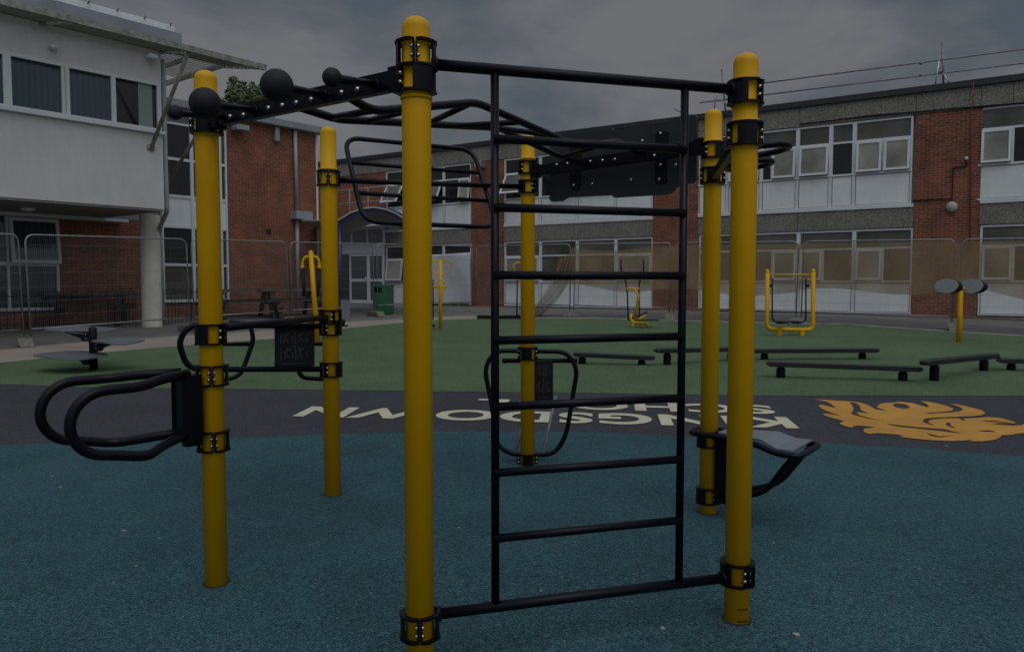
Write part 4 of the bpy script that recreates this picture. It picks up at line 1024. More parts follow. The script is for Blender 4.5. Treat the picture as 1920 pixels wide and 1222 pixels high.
for (u0, v0, u1, v1) in ((284, 276, 354, 112),):
    a = fl(u0, v0, OV - .05); b = fl(u1, v1, yo + .05); b.z = zc - .05
    for k in range(3):
        o_ = Vector((-k * 5.2, 0, 0)); m = MB(); m.tube([a + o_, b + o_], .045, 12); m.lathe([(.09, 0), (.09, .05), (0, .05)], a + o_ + Vector((0, .05, 0)), 12, axis=(0, -1, 0)); m.build('strut', GALV if False else ALU, can)
m = MB(); m.tube([fl(313, 345, -1.0) + Vector((0, 0, 0)), fl(368, 255, OV + .2)], .045, 10); m.build('strut', ALU, can)
# roof upstand with clips
zr0 = FL.loc(330, 100, OV - .3)[1]
m = MB(); m.box(xc - 14, FL.x(340, 95, OV - .3), OV - .34, OV - .26, zup - .0, zup + .30); m.build('roof_upstand', GRF, schL)
m = MB(); m.box(xc - 14, FL.x(340, 90, OV - .3) - .05, OV - .10, OV - .06, zup + .30, zup + .52); m.build('roof_sheet', WP, schL)
for k in range(9):
    x = FL.x(335, 90, OV - .3) - .2 - k * .62; MB().bar((x, OV - .32, zup + .42), (x + .16, OV - .05, zup + .58), .02, .015).build('roof_clip', KD, schL)
MB().box(xc - 14, xc + .1, OV - .36, OV + 3, zup - .07, zup - .003).build('eaves_board', ALU, schL)
# column, pipes, lights
cb_ = gnd(279, 612); cloc = WM[schL].inverted() @ Vector((cb_.x, cb_.y + .2, 0))
m = MB(); m.lathe([(.245, .3), (.245, zlow - .05)], (cloc.x, cloc.y, 0), 32); m.build('column', COL, schL)
def fw(u, v, y): return WM[schL].inverted() @ at(u, v, y)
m = MB(); m.tube(smooth_path([fw(305, 112, 18.85), fw(313, 396, 18.85), fw(299, 428, 19.6), fw(300, 440, 19.7), fw(306, 606, 19.7)], .1, 4), .055, 12); m.build('downpipe', PIPE, schL)
m = MB(); m.tube([fw(292, 400, 21), fw(295, 528, 21)], .03, 8); m.build('riser_pipe', RED, schL)
m = MB(); m.tube([fw(295, 528, 21), fw(297, 600, 21)], .075, 12); m.build('pipe_guard', RED, schL)
m = MB(); m.tube([fl(553, 238, -.12), fl(557, 396, -.12)], .065, 12); m.box(fl(557, 400, 0).x - .3, fl(557, 400, 0).x + .35, -.38, -.04, fl(557, 412, 0).z, fl(557, 397, 0).z); m.tube([fl(557, 412, -.12), fl(560, 585, -.12)], .065, 12); m.build('downpipe', PIPE, schL)
m = MB(); q = fl(452, 212 + 27, -.3); m.box(q.x - .22, q.x + .22, -.42, -.12, q.z - .09, q.z + .07); m.tube([q, q + Vector((0, .3, .1))], .03, 8); m.build('wall_light', PIPE, schL, bevel=.02)
q = fl(518, 245, -.08); m = MB(); m.box(q.x - .08, q.x + .08, -.16, -.03, q.z - .35, q.z + .1); m.build('sensor', PIPE, schL, bevel=.02)
q = fl(504, 434, -.04); m = MB(); m.box(q.x - .09, q.x + .09, -.045, -.028, q.z - .09, q.z + .09); m.build('air_brick', WOOD, schL)
q = fl(98, 90, OV); m = MB(); m.ball(q + Vector((0, -.06, 0)), .085, 16, (1, 1, .8)); m.tube([q, q + Vector((0, -.1, 0))], .05, 12); m.build('security_camera', WF, schL)
q = fl(280, 110, OV); m = MB(); m.box(q.x - .1, q.x + .1, OV - .22, OV, q.z - .03, q.z + .07); m.build('sensor', WF, schL, bevel=.01)
# entrance canopy with blue arch
cw = 23.6
canopy = thing('entrance_canopy', 'barrel vault canopy with blue steel arch and post over the school entrance', 'canopy', tuple(gnd(638, 590)))
arc = [(628, 428), (640, 417), (660, 404), (682, 396), (705, 393), (728, 397), (748, 405), (766, 417), (778, 428)]
pts = [at(u, v, cw) for u, v in catmull(arc, 3)]
m = MB()
for a, b in zip(pts, pts[1:]): m.bar(a, b, .10, .20)
m.build('arch', BLU, canopy, world=True)
for u in (637, 772):
    MB().tube([at(u, 424, cw), Vector((at(u, 424, cw).x, cw, GL - .1))], .065, 12).build('post', BLU, canopy, world=True)
roofp = [(568, 413)] + [(u - 3, v - 5) for u, v in arc[1:]]
vs = []; n_ = len(roofp)
for dy, dxx in ((-.15, 0), (5.5, -1.5)):
    for u, v in roofp: q = at(u, v, cw + 0); vs.append(Vector((q.x + dxx * .5, q.y + dy, q.z)))
m = MB(); m.add(vs, [(i, i + 1, n_ + i + 1, n_ + i) for i in range(n_ - 1)], True); o = m.build('roof_sheet', CREAMP, canopy, world=True); s_ = o.modifiers.new('t', 'SOLIDIFY'); s_.thickness = .05
for v_ in (0,):
    q = at(700, 415, cw + 3); MB().box(q.x - .5, q.x + .5, q.y - .1, q.y + .1, q.z - .05, q.z + .02).build('canopy_light', WF, canopy, world=True)
# far tree
tp = at(462, 178, 46)
tree = thing('tree', 'leafy green tree top showing above the brick wing roof', 'tree', (tp.x, tp.y, GL))
m = MB(); m.tube([(tp.x, tp.y, GL - .2), (tp.x + .1, tp.y, 8)], .35, 10)
for k in range(6): a = k * 1.05; m.tube([(tp.x, tp.y, 7 + k * .5), (tp.x + 1.1 * math.cos(a), tp.y + 1.1 * math.sin(a), 11 + .35 * k)], .07, 6)
m.build('trunk', WOOD, tree, world=True)
rn = random.Random(11); m = MB()
spires = [(-.95, 12.6), (-.6, 13.5), (-.2, 13.35), (.2, 13.4), (.55, 12.9), (.85, 13.05), (1.1, 12.4), (-.8, 13.0), (0, 12.9), (.4, 12.6), (-.4, 12.9)]
for sx_, top_ in spires + [(-.9, 11.9), (-.5, 12.3), (-.1, 12.4), (.3, 12.4), (.7, 12.2), (1.05, 11.9)]:
    cy = rn.uniform(-.8, .8)
    for k in range(1000):
        t = rn.random() ** 0.8; z = top_ - t * 4.2; r = .2 + .62 * min(1, t * 2.2)
        a = rn.uniform(0, 6.28); rr = r * math.sqrt(rn.random())
        c = Vector((tp.x + sx_ + rr * math.cos(a), tp.y + cy + rr * math.sin(a), z + rn.uniform(-.1, .1))); s = rn.uniform(.07, .15)
        d1 = Vector((rn.gauss(0, 1), rn.gauss(0, 1), rn.gauss(0, 1))).normalized(); d2 = d1.orthogonal().normalized()
        m.add([c - d1 * s, c + d2 * s * .6, c + d1 * s, c - d2 * s * .6], [(0, 1, 2, 3)])
m.build('crown', LEAF, tree, world=True)
# ================================================================= FENCES
def fence_proto(name='mesh_fence'):
    t = thing(name, 'x', 'fence panel', (0, 0, 0)); Lp = 3.5; m = MB()
    m.tube(smooth_path([(0.02, 0, 0.02), (0.02, 0, 2.0), (Lp - .02, 0, 2.0), (Lp - .02, 0, 0.02)], .18, 6), .0175, 10)
    m.tube([(.02, 0, .16), (Lp - .02, 0, .16)], .016, 8)
    m.build('tube_frame', FGAL, t)
    m = MB()
    for k in range(1, 92): x = .02 + k * (Lp - .04) / 92; m.bar((x, 0, .17), (x, 0, 1.98), 0.0022, 0.0022, up=(1, 0, 0))
    for z in (.42, .70, .98, 1.26, 1.54, 1.80): m.bar((.03, 0, z), (Lp - .03, 0, z), .004, .004)
    m.build('wire_mesh', WIRE, t)
    return t
fp0 = fence_proto()
first = True
fence_pts = [gnd(-250, 672), gnd(52, 648), gnd(361, 620), gnd(545, 604), gnd(705, 592), gnd(890, 584.5), gnd(1072, 592), gnd(1259, 598), gnd(1497, 607), gnd(1790, 619), gnd(2130, 634)]
flab = ['galvanised mesh fence panel at the far left edge of the yard', 'galvanised mesh fence panel in front of the picnic table at left', 'galvanised mesh fence panel behind the left front yellow post', 'galvanised mesh fence panel behind the left rear yellow post', 'galvanised mesh fence panel in front of the entrance door and green bin', 'galvanised mesh fence panel between the white sheeting and the hanging brown net', 'galvanised mesh fence panel with brown netting behind the rear centre post', 'galvanised mesh fence panel with brown netting left of the right front post', 'galvanised mesh fence panel with brown netting behind the air walker', 'galvanised mesh fence panel with netting at the far right']
panels = []
for i, (a, b) in enumerate(zip(fence_pts, fence_pts[1:])):
    t = fp0 if i == 0 else copy_tree(fp0)
    d_ = b - a; Lh = math.hypot(d_.x, d_.y); gap = .05
    sc_ = (d_.length - .09) / 3.5
    rz = math.atan2(d_.y, d_.x); ry = -math.atan2(d_.z, Lh)
    t.rotation_euler = (0, ry, rz); t.location = a + d_.normalized() * .045 + Vector((0, 0, .16)); t.scale = (sc_, 1, 1)
    tag(t, flab[i], 'fence panel', 'mesh fence panels round the building'); panels.append((a, b))
# concrete feet
def foot_proto():
    m = MB(); m.prism([(-.36, -.12, 0), (.36, -.12, 0), (.32, -.08, .15), (-.32, -.08, .15)], (0, .24, 0))
    o = m.build('concrete_block', CONC, None, bevel=.012)
    h = MB()
    for x in (-.2, -.07, .07, .2): h.lathe([(.028, .152), (0, .152)], (x, 0, 0), 10)
    h.build('foot_socket', BLACKGAP, o); return o
ff = foot_proto()
fl_ = ['at the left edge beside the stepping platform', 'behind the left front yellow post', 'behind the leg raise frame', 'in front of the entrance door', 'below the brick pier beside the white sheeting', 'under the hanging brown net', 'seen through the ladder left of the right rear post', 'behind the air walker', 'behind the twin grey discs', 'off to the far left', 'beyond the far right']
for i, k in enumerate([1, 2, 3, 4, 5, 6, 7, 8, 9]):
    o = ff if i == 0 else copy_tree(ff)
    p = fence_pts[k]; o.location = (p.x, p.y, gz(p.y) + .005)
    q = fence_pts[k + 1] - fence_pts[k - 1]; o.rotation_euler = (0, 0, math.atan2(q.y, q.x) + math.pi / 2 + R([-25, 8, 5, -6, 4, 0, 7, -3, 5][i]))
    tag(o, 'grey concrete fence foot block ' + fl_[i], 'fence foot', 'fence foot blocks')
# clips between panels
# brown debris netting tied on the right hand panels
def net(i, top, bottom, label, u0=0.0, u1=1.0, seed=1, off=-.05):
    a, b = panels[i]; d_ = b - a; nn = Vector((d_.y, -d_.x, 0)).normalized(); rn = random.Random(seed)
    nx_, nz_ = 60, 22; vs = []; ph = rn.uniform(0, 6)
    for j in range(nz_ + 1):
        for k in range(nx_ + 1):
            s = u0 + (u1 - u0) * k / nx_; tt = j / nz_
            zt = top(s); zb = bottom(s); z = zt + (zb - zt) * tt
            wob = .03 * math.sin(9 * s + ph + 2 * tt) + .02 * math.sin(21 * s - 3 * tt + ph) + .012 * math.sin(40 * s + 8 * tt)
            p = a + d_ * s + nn * (wob * (0.3 + tt)) - nn * off * 0; vs.append((p.x + nn.x * .06, p.y + nn.y * .06, gz(p.y) + z))
    fs = [(j * (nx_ + 1) + k, j * (nx_ + 1) + k + 1, (j + 1) * (nx_ + 1) + k + 1, (j + 1) * (nx_ + 1) + k) for j in range(nz_) for k in range(nx_)]
    o = MB().add(vs, fs, True).build('debris_net', NET, None); tag(o, label, 'netting', 'brown debris nets on the fence'); return o
net(6, lambda s: 2.06 - .10 * math.sin(math.pi * min(1, s * 1.3)), lambda s: .88 + .10 * math.cos(5.5 * s) - .05 * s, 'brown see-through netting on the fence behind the elliptical trainer', seed=2)
net(7, lambda s: 2.10, lambda s: .80 + .07 * math.sin(6 * s + 1), 'brown see-through netting on the fence between ladder and right posts', seed=3)
net(8, lambda s: 2.12, lambda s: .90 + .06 * math.sin(7 * s), 'brown see-through netting on the fence between the air walker and grey discs', seed=4)
net(9, lambda s: 2.12, lambda s: .95 - .22 * max(0, 1 - abs(s - .40) / .22) + .05 * math.sin(4 * s), 'brown netting with a pointed sag on the far right fence panel', seed=6)
# hanging bunched corner of netting
nn = 26; vs = []; rn = random.Random(8)
e_top = [at(1052, 480, 23.2), at(1082, 478, 23.1)]; 
for j in range(31):
    t = j / 30
    uL = 1052 - 60 * t ** 1.6 - 4; uR = 1080 - 18 * t - 35 * t ** 2.4 * 1.4; v = 480 + 112 * t
    for k in range(nn + 1):
        s = k / nn; u = uL + (uR - uL) * s; y = 23.2 + .16 * math.sin(s * 30 + t * 3) * (.4 + t) - .1 * t
        p = at(u, v + 3 * math.sin(s * 9), y); p.z = max(p.z, gz(p.y) + .03); vs.append(p)
o = MB().add(vs, [(j * (nn + 1) + k, j * (nn + 1) + k + 1, (j + 1) * (nn + 1) + k + 1, (j + 1) * (nn + 1) + k) for j in range(30) for k in range(nn)], True).build('debris_net', NET, None)
tag(o, 'bunched loose end of brown netting trailing down to the ground', 'netting', 'brown debris nets on the fence')
# hoop-top railing
def hoop_rail(px, hh, sp, label):
    pts = [gnd(u, v) for u, v in px]; t = thing('hoop_railing', label, 'railing', tuple(pts[0]), group='hoop topped railings')
    for z in (.12, hh - .12):
        m = MB(); m.tube([p + Vector((0, 0, z)) for p in pts], .011, 6); m.build('rail', KD, t, world=True)
    for a, b in zip(pts, pts[1:]):
        d_ = b - a; n_ = int(d_.length / sp)
        for k in range(n_):
            c = a + d_ * ((k + .5) / n_); e = d_.normalized() * .075
            c.z = gz(c.y)
            arc_ = [c - e, c - e + Vector((0, 0, hh - .08))] + [c + e * -math.cos(math.pi * i / 6) + Vector((0, 0, hh - .08 + .08 * math.sin(math.pi * i / 6))) for i in range(1, 6)] + [c + e + Vector((0, 0, hh - .08)), c + e]
            MB().tube(arc_, .008, 5).build('hoop', PIPE if px[0][0] < 0 and k % 1 == 0 and c.x < -8.9 and False else KD, t, world=True)
    return t
hoop_rail([(-60, 620), (100, 616), (262, 611), (306, 608)], .92, .29, 'hoop topped metal railing running in front of the picnic table to the column')
hoop_rail([(306, 608), (345, 603), (382, 600)], .92, .29, 'short hoop topped railing beside the grey downpipe')
hoop_rail([(195, 603), (252, 606)], .92, .24, 'short hoop topped railing against the brick wall behind the picnic table')
# picnic tables
WOODT = mat('weathered_table_top', (.085, .078, .07), .8, noise=(8, .4))
def picnic(loc, rz, label, sc_=1.0):
    t = thing('picnic_table', label, 'picnic table', loc, rz, 'dark wooden picnic tables'); t.scale = (sc_, sc_, sc_)
    m = MB()
    for k in range(5): m.box(-.9, .9, -.37 + k * .15, -.24 + k * .15, .69, .755)
    m.build('table_top', WOODT, t)
    for s in (-1, 1):
        m = MB()
        for k in range(2): m.box(-.9, .9, s * .70 - .14 + k * .145, s * .70 - .005 + k * .145, .43, .475)
        m.build('bench_seat', WOOD, t)
    for x in (-.62, .62):
        m = MB()
        for s in (-1, 1): m.bar((x, s * .78, 0), (x, s * .28, .70), .05, .11, up=(1, 0, 0))
        m.box(x + .03, x + .08, -.82, .82, .34, .425); m.box(x + .03, x + .08, -.36, .36, .61, .698)
        m.build('leg_frame', WOOD, t)
    return t
p = gnd(172, 607); picnic((p.x, p.y, gz(p.y)), R(22), 'dark wooden picnic table under the white overhang at left', 1.12)
p = gnd(100, 603); 
p = gnd(456, 594); picnic((p.x, p.y, gz(p.y)), R(30), 'dark wooden picnic table against the brick wall behind the leg raise frame', 1.1)
p = gnd(546, 592); picnic((p.x, p.y, gz(p.y)), R(34), 'dark wooden picnic table partly behind the pull down station', 1.1)
# stepping platforms
GSTEP = mat('grey_step_board', (0.10, 0.11, 0.125), 0.45, noise=(6, .1), bump=(200, .1))
b_ = gnd(176, 692); sp_ = thing('stepping_platform', 'black post with three leaf shaped stepping boards on the green surface at left', 'exercise equipment', (b_.x, b_.y, gz(b_.y)))
H0 = at(176, 612, b_.y).z; rr = .058
m = MB(); m.lathe([(0, gz(b_.y) - .1), (rr, gz(b_.y) - .1), (rr, H0 - .03), (rr - .02, H0 - .005), (0, H0)], (b_.x, b_.y, 0), 24); m.build('post', K, sp_, world=True)
def leaf(uL, uR, v, yc, hw_, name='step_board', dy=0.0):
    a = at(uL, v, yc); b = at(uR, v, yc + dy); z = (a.z + b.z) / 2; a.z = b.z = z; n_ = 18; top_ = []; bot_ = []
    d_ = b - a; nn_ = Vector((-d_.y, d_.x, 0)).normalized()
    for k in range(n_ + 1):
        s = k / n_; w_ = hw_ * (math.sin(math.pi * s) ** .75) * (1 - .15 * math.sin(2 * math.pi * s)); c = a + d_ * s; lift = .012 * math.sin(2 * math.pi * s)
        top_.append(c + nn_ * w_ + Vector((0, 0, lift + .10 * w_))); bot_.append(c - nn_ * w_ + Vector((0, 0, lift - .10 * w_)))
    poly_ = bot_ + top_[::-1][1:-1]
    m = MB(); N = len(bot_); vs_ = []
    for p_, q_ in zip(bot_, top_): vs_ += [p_, q_, p_ - Vector((0, 0, .016)), q_ - Vector((0, 0, .016))]
    fs_ = []
    for i in range(N - 1):
        j = 4 * i; k = j + 4; fs_ += [(j, k, k + 1, j + 1), (j + 2, j + 3, k + 3, k + 2), (j, j + 2, k + 2, k), (j + 1, k + 1, k + 3, j + 3)]
    m.add(vs_, fs_); o = m.build(name, GSTEP, sp_, world=True); return z
za = leaf(81, 222, 617, b_.y + .16, .30, dy=.15)
zb = leaf(171, 272, 638, b_.y - .16, .28, dy=.1)
zc_ = leaf(62, 203, 665, b_.y - .20, .32, dy=-.05)
for z, s in ((za, -1), (zb, 1), (zc_, -1)):
    m = MB(); x = b_.x + s * rr; m.prism([(x, b_.y - .05, z - .02), (x + s * .34, b_.y - .05, z - .02), (x + s * .34, b_.y - .05, z - .035), (x + s * .11, b_.y - .05, z - .12), (x + s * .08, b_.y - .05, z - .17), (x - s * .05, b_.y - .05, z - .17), (x - s * .05, b_.y - .05, z - .02)], (0, .05, 0))
    o = m.build('bracket', KD, sp_, world=True)
    for k in range(2):
        MB().ball((x + s * .02, b_.y - .055, z - .06 - k * .07), .011, 8).build('bolt', ST, o, world=True)
# balance beams
def beamstep(px0, px1, l0, l1, zt_px, label, w_=.13):
    """px: leg foot pixels; l0/l1: beam end pixels"""
    f0 = gnd(*l0); f1 = gnd(*l1)
    t = thing('balance_beam', label, 'balance beam', ((f0.x + f1.x) / 2, (f0.y + f1.y) / 2, gz((f0.y + f1.y) / 2)), group='low black balance beams')
    d_ = Vector((f1.x - f0.x, f1.y - f0.y, 0)).normalized()
    z0 = at(l0[0], zt_px[0], f0.y).z; z1 = at(l1[0], zt_px[1], f1.y).z
    def end(px, f):
        n = Vector((-d_.y, d_.x, 0)); q = pl(px[0], px[1], Vector((f0.x, f0.y, 0)), n); return Vector((q.x, q.y, 0))
    e0, e1 = end(px0, f0), end(px1, f1); T = (f1 - f0).length
    def zz_(p): s = (p - Vector((f0.x, f0.y, 0))).dot(d_) / T; return z0 + (z1 - z0) * s
    e0.z = zz_(e0); e1.z = zz_(e1)
    m = MB(); h = .078; n = d_.cross(Vector((0, 0, 1))).normalized(); vs_ = []; prof = [(-w_ / 2, -h), (w_ / 2, -h), (w_ / 2, -.015), (w_ / 2 - .02, 0), (-w_ / 2 + .02, 0), (-w_ / 2, -.015)]
    Lb = (e1 - e0).length; dd = (e1 - e0).normalized()
    cuts = [0, .0012, .25, .2512, .5, .5012, .75, .7512, 1]
    st_ = [(0, .35), (.04 / Lb, 1), (.25 - .01 / Lb, 1), (.25, .93), (.25 + .01 / Lb, 1), (.5 - .01 / Lb, 1), (.5, .93), (.5 + .01 / Lb, 1), (.75 - .01 / Lb, 1), (.75, .93), (.75 + .01 / Lb, 1), (1 - .04 / Lb, 1), (1, .35)]
    for s, k in st_:
        c = e0 + dd * (Lb * s)
        for a, b in prof: vs_.append(c + n * (a * (1 if k > .9 else .9)) + Vector((0, 0, -h / 2 + (b + h / 2) * k)))
    fs_ = []
    for i in range(len(st_) - 1):
        for k in range(6): fs_.append((i * 6 + k, i * 6 + (k + 1) % 6, i * 6 + 6 + (k + 1) % 6, i * 6 + 6 + k))
    fs_ += [tuple(range(6)), tuple(reversed(range((len(st_) - 1) * 6, len(st_) * 6)))]
    m.add(vs_, fs_); m.build('beam', K2, t, world=True)
    for f in (f0, f1):
        p_ = Vector((f.x, f.y + .05, 0)); zt__ = zz_(p_) - h; m = MB()
        m.lathe([(.062, gz(f.y) - .05), (.062, zt__ - .03)], p_, 20); m.lathe([(.062, zt__ - .03), (.05, zt__ - .028), (.05, zt__ + .005)], p_, 20); m.build('leg', K, t, world=True)
K2 = mat('grey_black_beam', (0.010, 0.011, 0.014), 0.32, noise=(20, .15), bump=(250, .15))
beamstep((1075, 662), (1228, 668), (1092, 682), (1204, 684), (660, 665), 'low black balance beam partly behind the ladder right of the rear centre post')
beamstep((1230, 655), (1402, 652), (1252, 684), (1372, 676), (652, 650), 'low black balance beam passing behind the two right yellow posts')
beamstep((1411, 656), (1646, 655), (1435, 674), (1619, 673), (653, 652), 'rear low black balance beam just in front of the air walker')
beamstep((1437, 681), (1729, 689), (1466, 708), (1696, 714), (677, 685), 'long low black balance beam nearest the orange emblem')
beamstep((1732, 678), (1868, 662), (1755, 714), (1848, 695), (672, 663), 'black balance beam sloping away to the right of the long one')
beamstep((1870, 674), (2030, 676), (1900, 694), (2010, 697), (671, 673), 'black balance beam cut off by the right edge of the picture')
# air walker
l = gnd(1451, 626); r_ = gnd(1505, 629)
aw = thing('air_walker', 'yellow U framed air walker with black swinging legs on the green surface', 'exercise equipment', ((l.x + r_.x) / 2, (l.y + r_.y) / 2, gz(l.y)))
yy = 17.1
def q3(u, v, y=17.1): return at(u, v, y)
m = MB(); m.tube(smooth_path([q3(1439, 508), q3(1438, 617), q3(1524, 618.5), q3(1525, 507)], .14, 6), .046, 14)
for u, v in ((1439, 509), (1525, 508)): m.ball(q3(u, v), .05, 14)
m.tube([q3(1440, 514.5), q3(1524, 515)], .016, 8); m.build('frame', Y, aw, world=True)
for f in (l, r_):
    p_ = Vector((f.x, yy, 0)); m = MB(); m.lathe([(.062, gz(yy) - .05), (.055, gz(yy) + .13)], p_, 16); m.build('leg', Y, aw, world=True)
for a, b in (((1448, 521), (1485, 1)), ((1511, 521), (1480, -1))):
    u = a[0]; s = b[1]
    m = MB(); m.tube(smooth_path([q3(u, 521, yy - .05 * s), q3(u, 600, yy - .1 * s), q3(u + 10 * s, 606, yy - .1 * s), q3(u + 26 * s, 605, yy - .1 * s)], .08, 5), .017, 8); m.tube([q3(u - 6 * s, 536, yy), q3(u, 535, yy)], .03, 10); o = m.build('swing_leg', K, aw, world=True)
    c = q3(u + 18 * s, 604, yy - .1 * s); MB().box(c.x - .09, c.x + .09, c.y - .17, c.y + .17, c.z - .01, c.z + .02).build('footplate', KD, o, world=True)
# twin disc station
GDISC = mat('grey_disc', (.30, .32, .35), .55, noise=(6, .08))
f = gnd(1802, 641); ts = thing('arm_wheel_station', 'yellow post carrying two tilted grey discs near the right edge', 'exercise equipment', tuple(f))
y0_ = f.y + .06
m = MB(); pb_ = at(1802, 640, y0_); pt_ = at(1801, 545, y0_); m.tube([Vector((pt_.x, y0_, gz(y0_) - .05)), pt_], .052, 16)
m.build('post', Y, ts, world=True)
m = MB(); m.tube([at(1778, 541, y0_), at(1800, 540.5, y0_ ), at(1828, 541, y0_)], .03, 12); m.build('cross_arm', Y, ts, world=True)
for (u, v, s) in ((1774, 536, -1), (1820, 536, 1)):
    c = at(u, v, y0_ - .12); n_ = Vector((-.90, -.42, .12)).normalized(); ax = n_.cross(Vector((0, 0, 1))).normalized(); ay = ax.cross(n_).normalized()
    if ay.z < 0: ay = -ay
    def ring(d_, rx, ry): return [c + n_ * d_ + ax * (rx * math.cos(2 * math.pi * k / 36)) + ay * (ry * math.sin(2 * math.pi * k / 36)) for k in range(36)]
    def loft(rs):
        m = MB(); vs_ = [q for g_ in rs for q in g_]; m.add(vs_, [(i * 36 + k, i * 36 + (k + 1) % 36, i * 36 + 36 + (k + 1) % 36, i * 36 + 36 + k) for i in range(len(rs) - 1) for k in range(36)] + [tuple(range(36)), tuple(reversed(range((len(rs) - 1) * 36, len(rs) * 36)))]); return m
    o = loft([ring(-.20, .215, .125), ring(-.18, .24, .138), ring(-.012, .24, .138)]).build('drum', KD, ts, world=True)
    d2 = loft([ring(-.011, .252, .148), ring(.002, .252, .148)]).build('disc', GDISC, ts, world=True)
    for k in range(4):
        a = R(30 + 90 * k); MB().ball(c + n_ * .004 + ax * (.13 * math.cos(a)) + ay * (.085 * math.sin(a)), .011, 8).build('bolt', ST, d2, world=True)
# surfboard style twister with yellow ring handles
f = gnd(826, 617); tw_ = thing('ring_handle_station', 'slim yellow post with two loop handles right of the centre front post', 'exercise equipment', tuple(f))
y_ = f.y
m = MB(); m.tube([Vector((f.x, y_, gz(y_) - .05)), at(826, 488, y_)], .045, 14); m.build('post', Y, tw_, world=True)
m = MB(); m.tube(smooth_path([at(826, 489, y_), at(846, 489, y_), at(847, 496, y_), at(838, 514, y_), at(814, 514, y_), at(805, 496, y_), at(806, 489, y_), at(826, 489, y_)], .05, 4), .015, 8); m.build('loop_handle', Y, tw_, world=True)
for dy in (-.18, .18):
    c = at(826, 537, y_ + dy); pts = [c + Vector((.115 * math.cos(2 * math.pi * k / 20), 0, .16 * math.sin(2 * math.pi * k / 20))) for k in range(20)]
    MB().tube(pts, .014, 8, closed=True).build('ring', Y, tw_, world=True)
MB().tube([at(812, 538, y_), at(838, 538, y_)], .02, 8).build('cross_bar', Y, tw_, world=True)
m = MB(); m.tube([at(812, 524, y_ + .1), at(812, 600, y_ + .1)], .014, 8); c = gnd(812, 612); m.box(c.x - .15, c.x + .12, y_ - .2, y_ + .15, gz(y_) + .08, gz(y_) + .12); m.build('foot_pedal', KD, tw_, world=True)
# lat pull station left rear
f = gnd(596, 641); lp = thing('pull_down_station', 'yellow post with curved arms, hanging bars and two seats beside the left rear post', 'exercise equipment', tuple(f))
y_ = f.y; 
m = MB(); m.tube([Vector((f.x, y_, gz(y_) - .05)), at(583, 474, y_)], .05, 18); m.ball(at(583, 474, y_), .05, 16); m.build('post', Y, lp, world=True)
for s in (-1, 1):
    m = MB(); cx = 583; m.tube(smooth_path([at(cx + 3 * s, 481, y_), at(cx + 12 * s, 482, y_), at(cx + 16 * s, 492, y_), at(cx + 16 * s, 500, y_)], .12, 6), .028, 12); m.ball(at(cx + 16 * s, 501, y_), .045, 12); arm = m.build('arm', Y, lp, world=True)
    m = MB(); m.tube([at(cx + 14 * s, 502, y_), at(cx + 13 * s, 556, y_ - .15)], .03, 10); m.build('hanging_bar', KD, arm, world=True)
m = MB(); c = at(520, 585, y_ - .2); e = at(528, 612, y_ - .2); m.bar(c, e, .20, .045, up=(0, -1, .2)); pad = m.build('seat_back', mat('dark_green_grey_pad', (.03, .04, .042), .6), lp, world=True)
m = MB(); m.bar(at(515, 573, y_ - .25), at(525, 606, y_ - .25), .07, .05, up=(0, -1, .2)); m.tube([at(524, 606, y_ - .2), at(560, 614, y_), at(596, 618, y_)], .03, 8)
for u in (509, 527): m.tube([at(u, 576, y_ - .3), at(u + 2, 580, y_ - .3)], .03, 8)
m.build('seat_bracket', KD, pad, world=True)
m = MB(); m.bar(at(648, 562, y_), at(648, 600, y_), .19, .04, up=(0, -1, 0)); pad2 = m.build('seat_back', GPAD, lp, world=True)
m = MB(); m.tube([at(644, 598, y_), at(642, 609, y_)], .045, 10); m.box(at(630, 610, y_).x, at(651, 610, y_).x, y_ - .1, y_ + .1, at(640, 612, y_).z, at(640, 609.5, y_).z); m.tube([at(598, 609, y_), at(640, 606, y_)], .03, 8); m.build('seat_base', KD, pad2, world=True)
# elliptical trainer
f = gnd(1188, 613); el = thing('elliptical_trainer', 'yellow based elliptical trainer with tall black handles seen through the ladder', 'exercise equipment', tuple(f)); y_ = f.y
m = MB(); m.tube(smooth_path([at(1211, 592, y_), at(1200, 596, y_), at(1193, 607, y_), at(1184, 601, y_), at(1182, 592, y_)], .1, 4), .03, 10); m.tube(smooth_path([at(1183, 588, y_), at(1183, 606, y_), at(1214, 607, y_)], .1, 5), .035, 10)
for u in (1187, 1214): m.tube([at(u, 607, y_), at(u, 615, y_)], .035, 10)
m.build('base_frame', Y, el, world=True)
m = MB(); m.tube([at(1174, 541, y_), at(1199, 541, y_)], .022, 8); m.tube([at(1190, 541, y_), at(1197, 553, y_), at(1190, 600, y_)], .03, 8); m.build('cross_bar', Y, el, world=True)
for px in ([(1164, 487), (1165, 510), (1173, 527), (1176, 545), (1178, 600)], [(1206.5, 486), (1207, 512), (1199, 525), (1198, 545), (1199, 598)]):
    m = MB(); m.tube(smooth_path([at(u, v, y_ + .1) for u, v in px], .1, 4), .018, 8); o = m.build('handle_lever', KD, el, world=True)
m = MB(); m.tube([at(1178, 600, y_), at(1214, 585, y_)], .02, 8); m.box(at(1190, 600, y_).x, at(1232, 600, y_).x, y_ - .3, y_ - .1, at(1190, 600, y_).z, at(1190, 598, y_).z); m.build('pedal', KD, el, world=True)
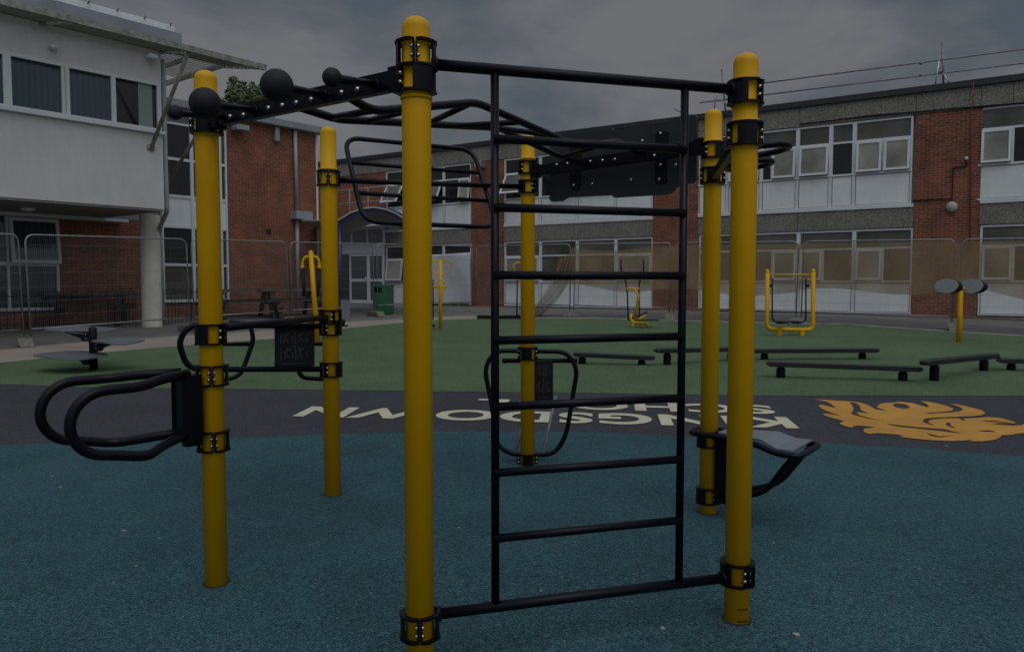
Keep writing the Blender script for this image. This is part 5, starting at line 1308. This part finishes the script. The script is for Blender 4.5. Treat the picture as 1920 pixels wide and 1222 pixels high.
# cross trainer behind the rear centre post
f = gnd(968, 596); ct = thing('stepper_machine', 'black upright machine with curved yellow handle behind the rear centre post', 'exercise equipment', tuple(f)); y_ = f.y - .2
m = MB(); m.tube([at(970, 520, y_), at(969, 590, y_)], .02, 8); m.tube([at(969, 590, y_), at(973, 592, y_ - .2)], .03, 8); m.build('upright', KD, ct, world=True)
m = MB(); m.tube(smooth_path([at(985, 492.5, y_), at(966, 492.5, y_), at(962, 498, y_), at(968, 513, y_)], .12, 5), .02, 8); m.tube([at(972, 530, y_), at(985, 536, y_)], .02, 8); m.build('handle', Y, ct, world=True)
c = gnd(935, 596); MB().box(at(895, 595, y_).x, at(990, 595, y_).x, y_ - .2, y_ + .2, gz(y_) + .02, gz(y_) + .10).build('platform', KD, ct, world=True)
# green bin
f = gnd(719, 588); x0 = at(703.5, 560, f.y).x; x1 = at(736, 560, f.y).x; zt = at(720, 533, f.y).z
bn = thing('litter_bin', 'square dark green litter bin in front of the entrance', 'bin', tuple(f), R(-6))
hw_ = (x1 - x0) / 2; H = zt - f.z
m = MB(); m.box(-hw_, hw_, -hw_, hw_, 0, H - .26); m.box(-hw_, -hw_ + .04, -hw_, hw_, H - .26, H - .09); m.box(hw_ - .04, hw_, -hw_, hw_, H - .26, H - .09); m.box(-hw_ + .04, hw_ - .04, hw_ - .04, hw_, H - .26, H - .09); m.box(.02, hw_ - .04, -hw_, -hw_ + .04, H - .26, H - .09)
m.build('bin_body', GRN, bn, bevel=.012)
MB().box(-hw_ + .04, hw_ - .04, -hw_ + .1, hw_ - .05, H - .262, H - .10).build('bin_opening', BLACKGAP, bn)
MB().box(-hw_ - .015, hw_ + .015, -hw_ - .015, hw_ + .015, H - .088, H).build('bin_lid', GRN, bn, bevel=.02)
# weeds by the foot of the white sheeting
rn = random.Random(4); k_ = 0
for (u, v) in ((835, 571), (851, 574), (868, 573)):
    p_ = gnd(u, v); m = MB()
    for i in range(40):
        a = rn.uniform(0, 6.28); h = rn.uniform(.05, .22); q = Vector((p_.x + rn.gauss(0, .10), p_.y + rn.gauss(0, .08), GL)); tdir = Vector((math.cos(a), math.sin(a), 0))
        m.add([q, q + tdir * h * .4 + Vector((0, 0, h)), q + Vector((-tdir.y, tdir.x, 0)) * .03 + tdir * h * .3 + Vector((0, 0, h * .6))], [(0, 1, 2)])
    o = m.build('weed', LEAF, None); tag(o, ['left', 'middle', 'right'][k_] + ' one of three small green weeds at the foot of the white sheeting', 'weed', 'weeds at the wall foot'); k_ += 1
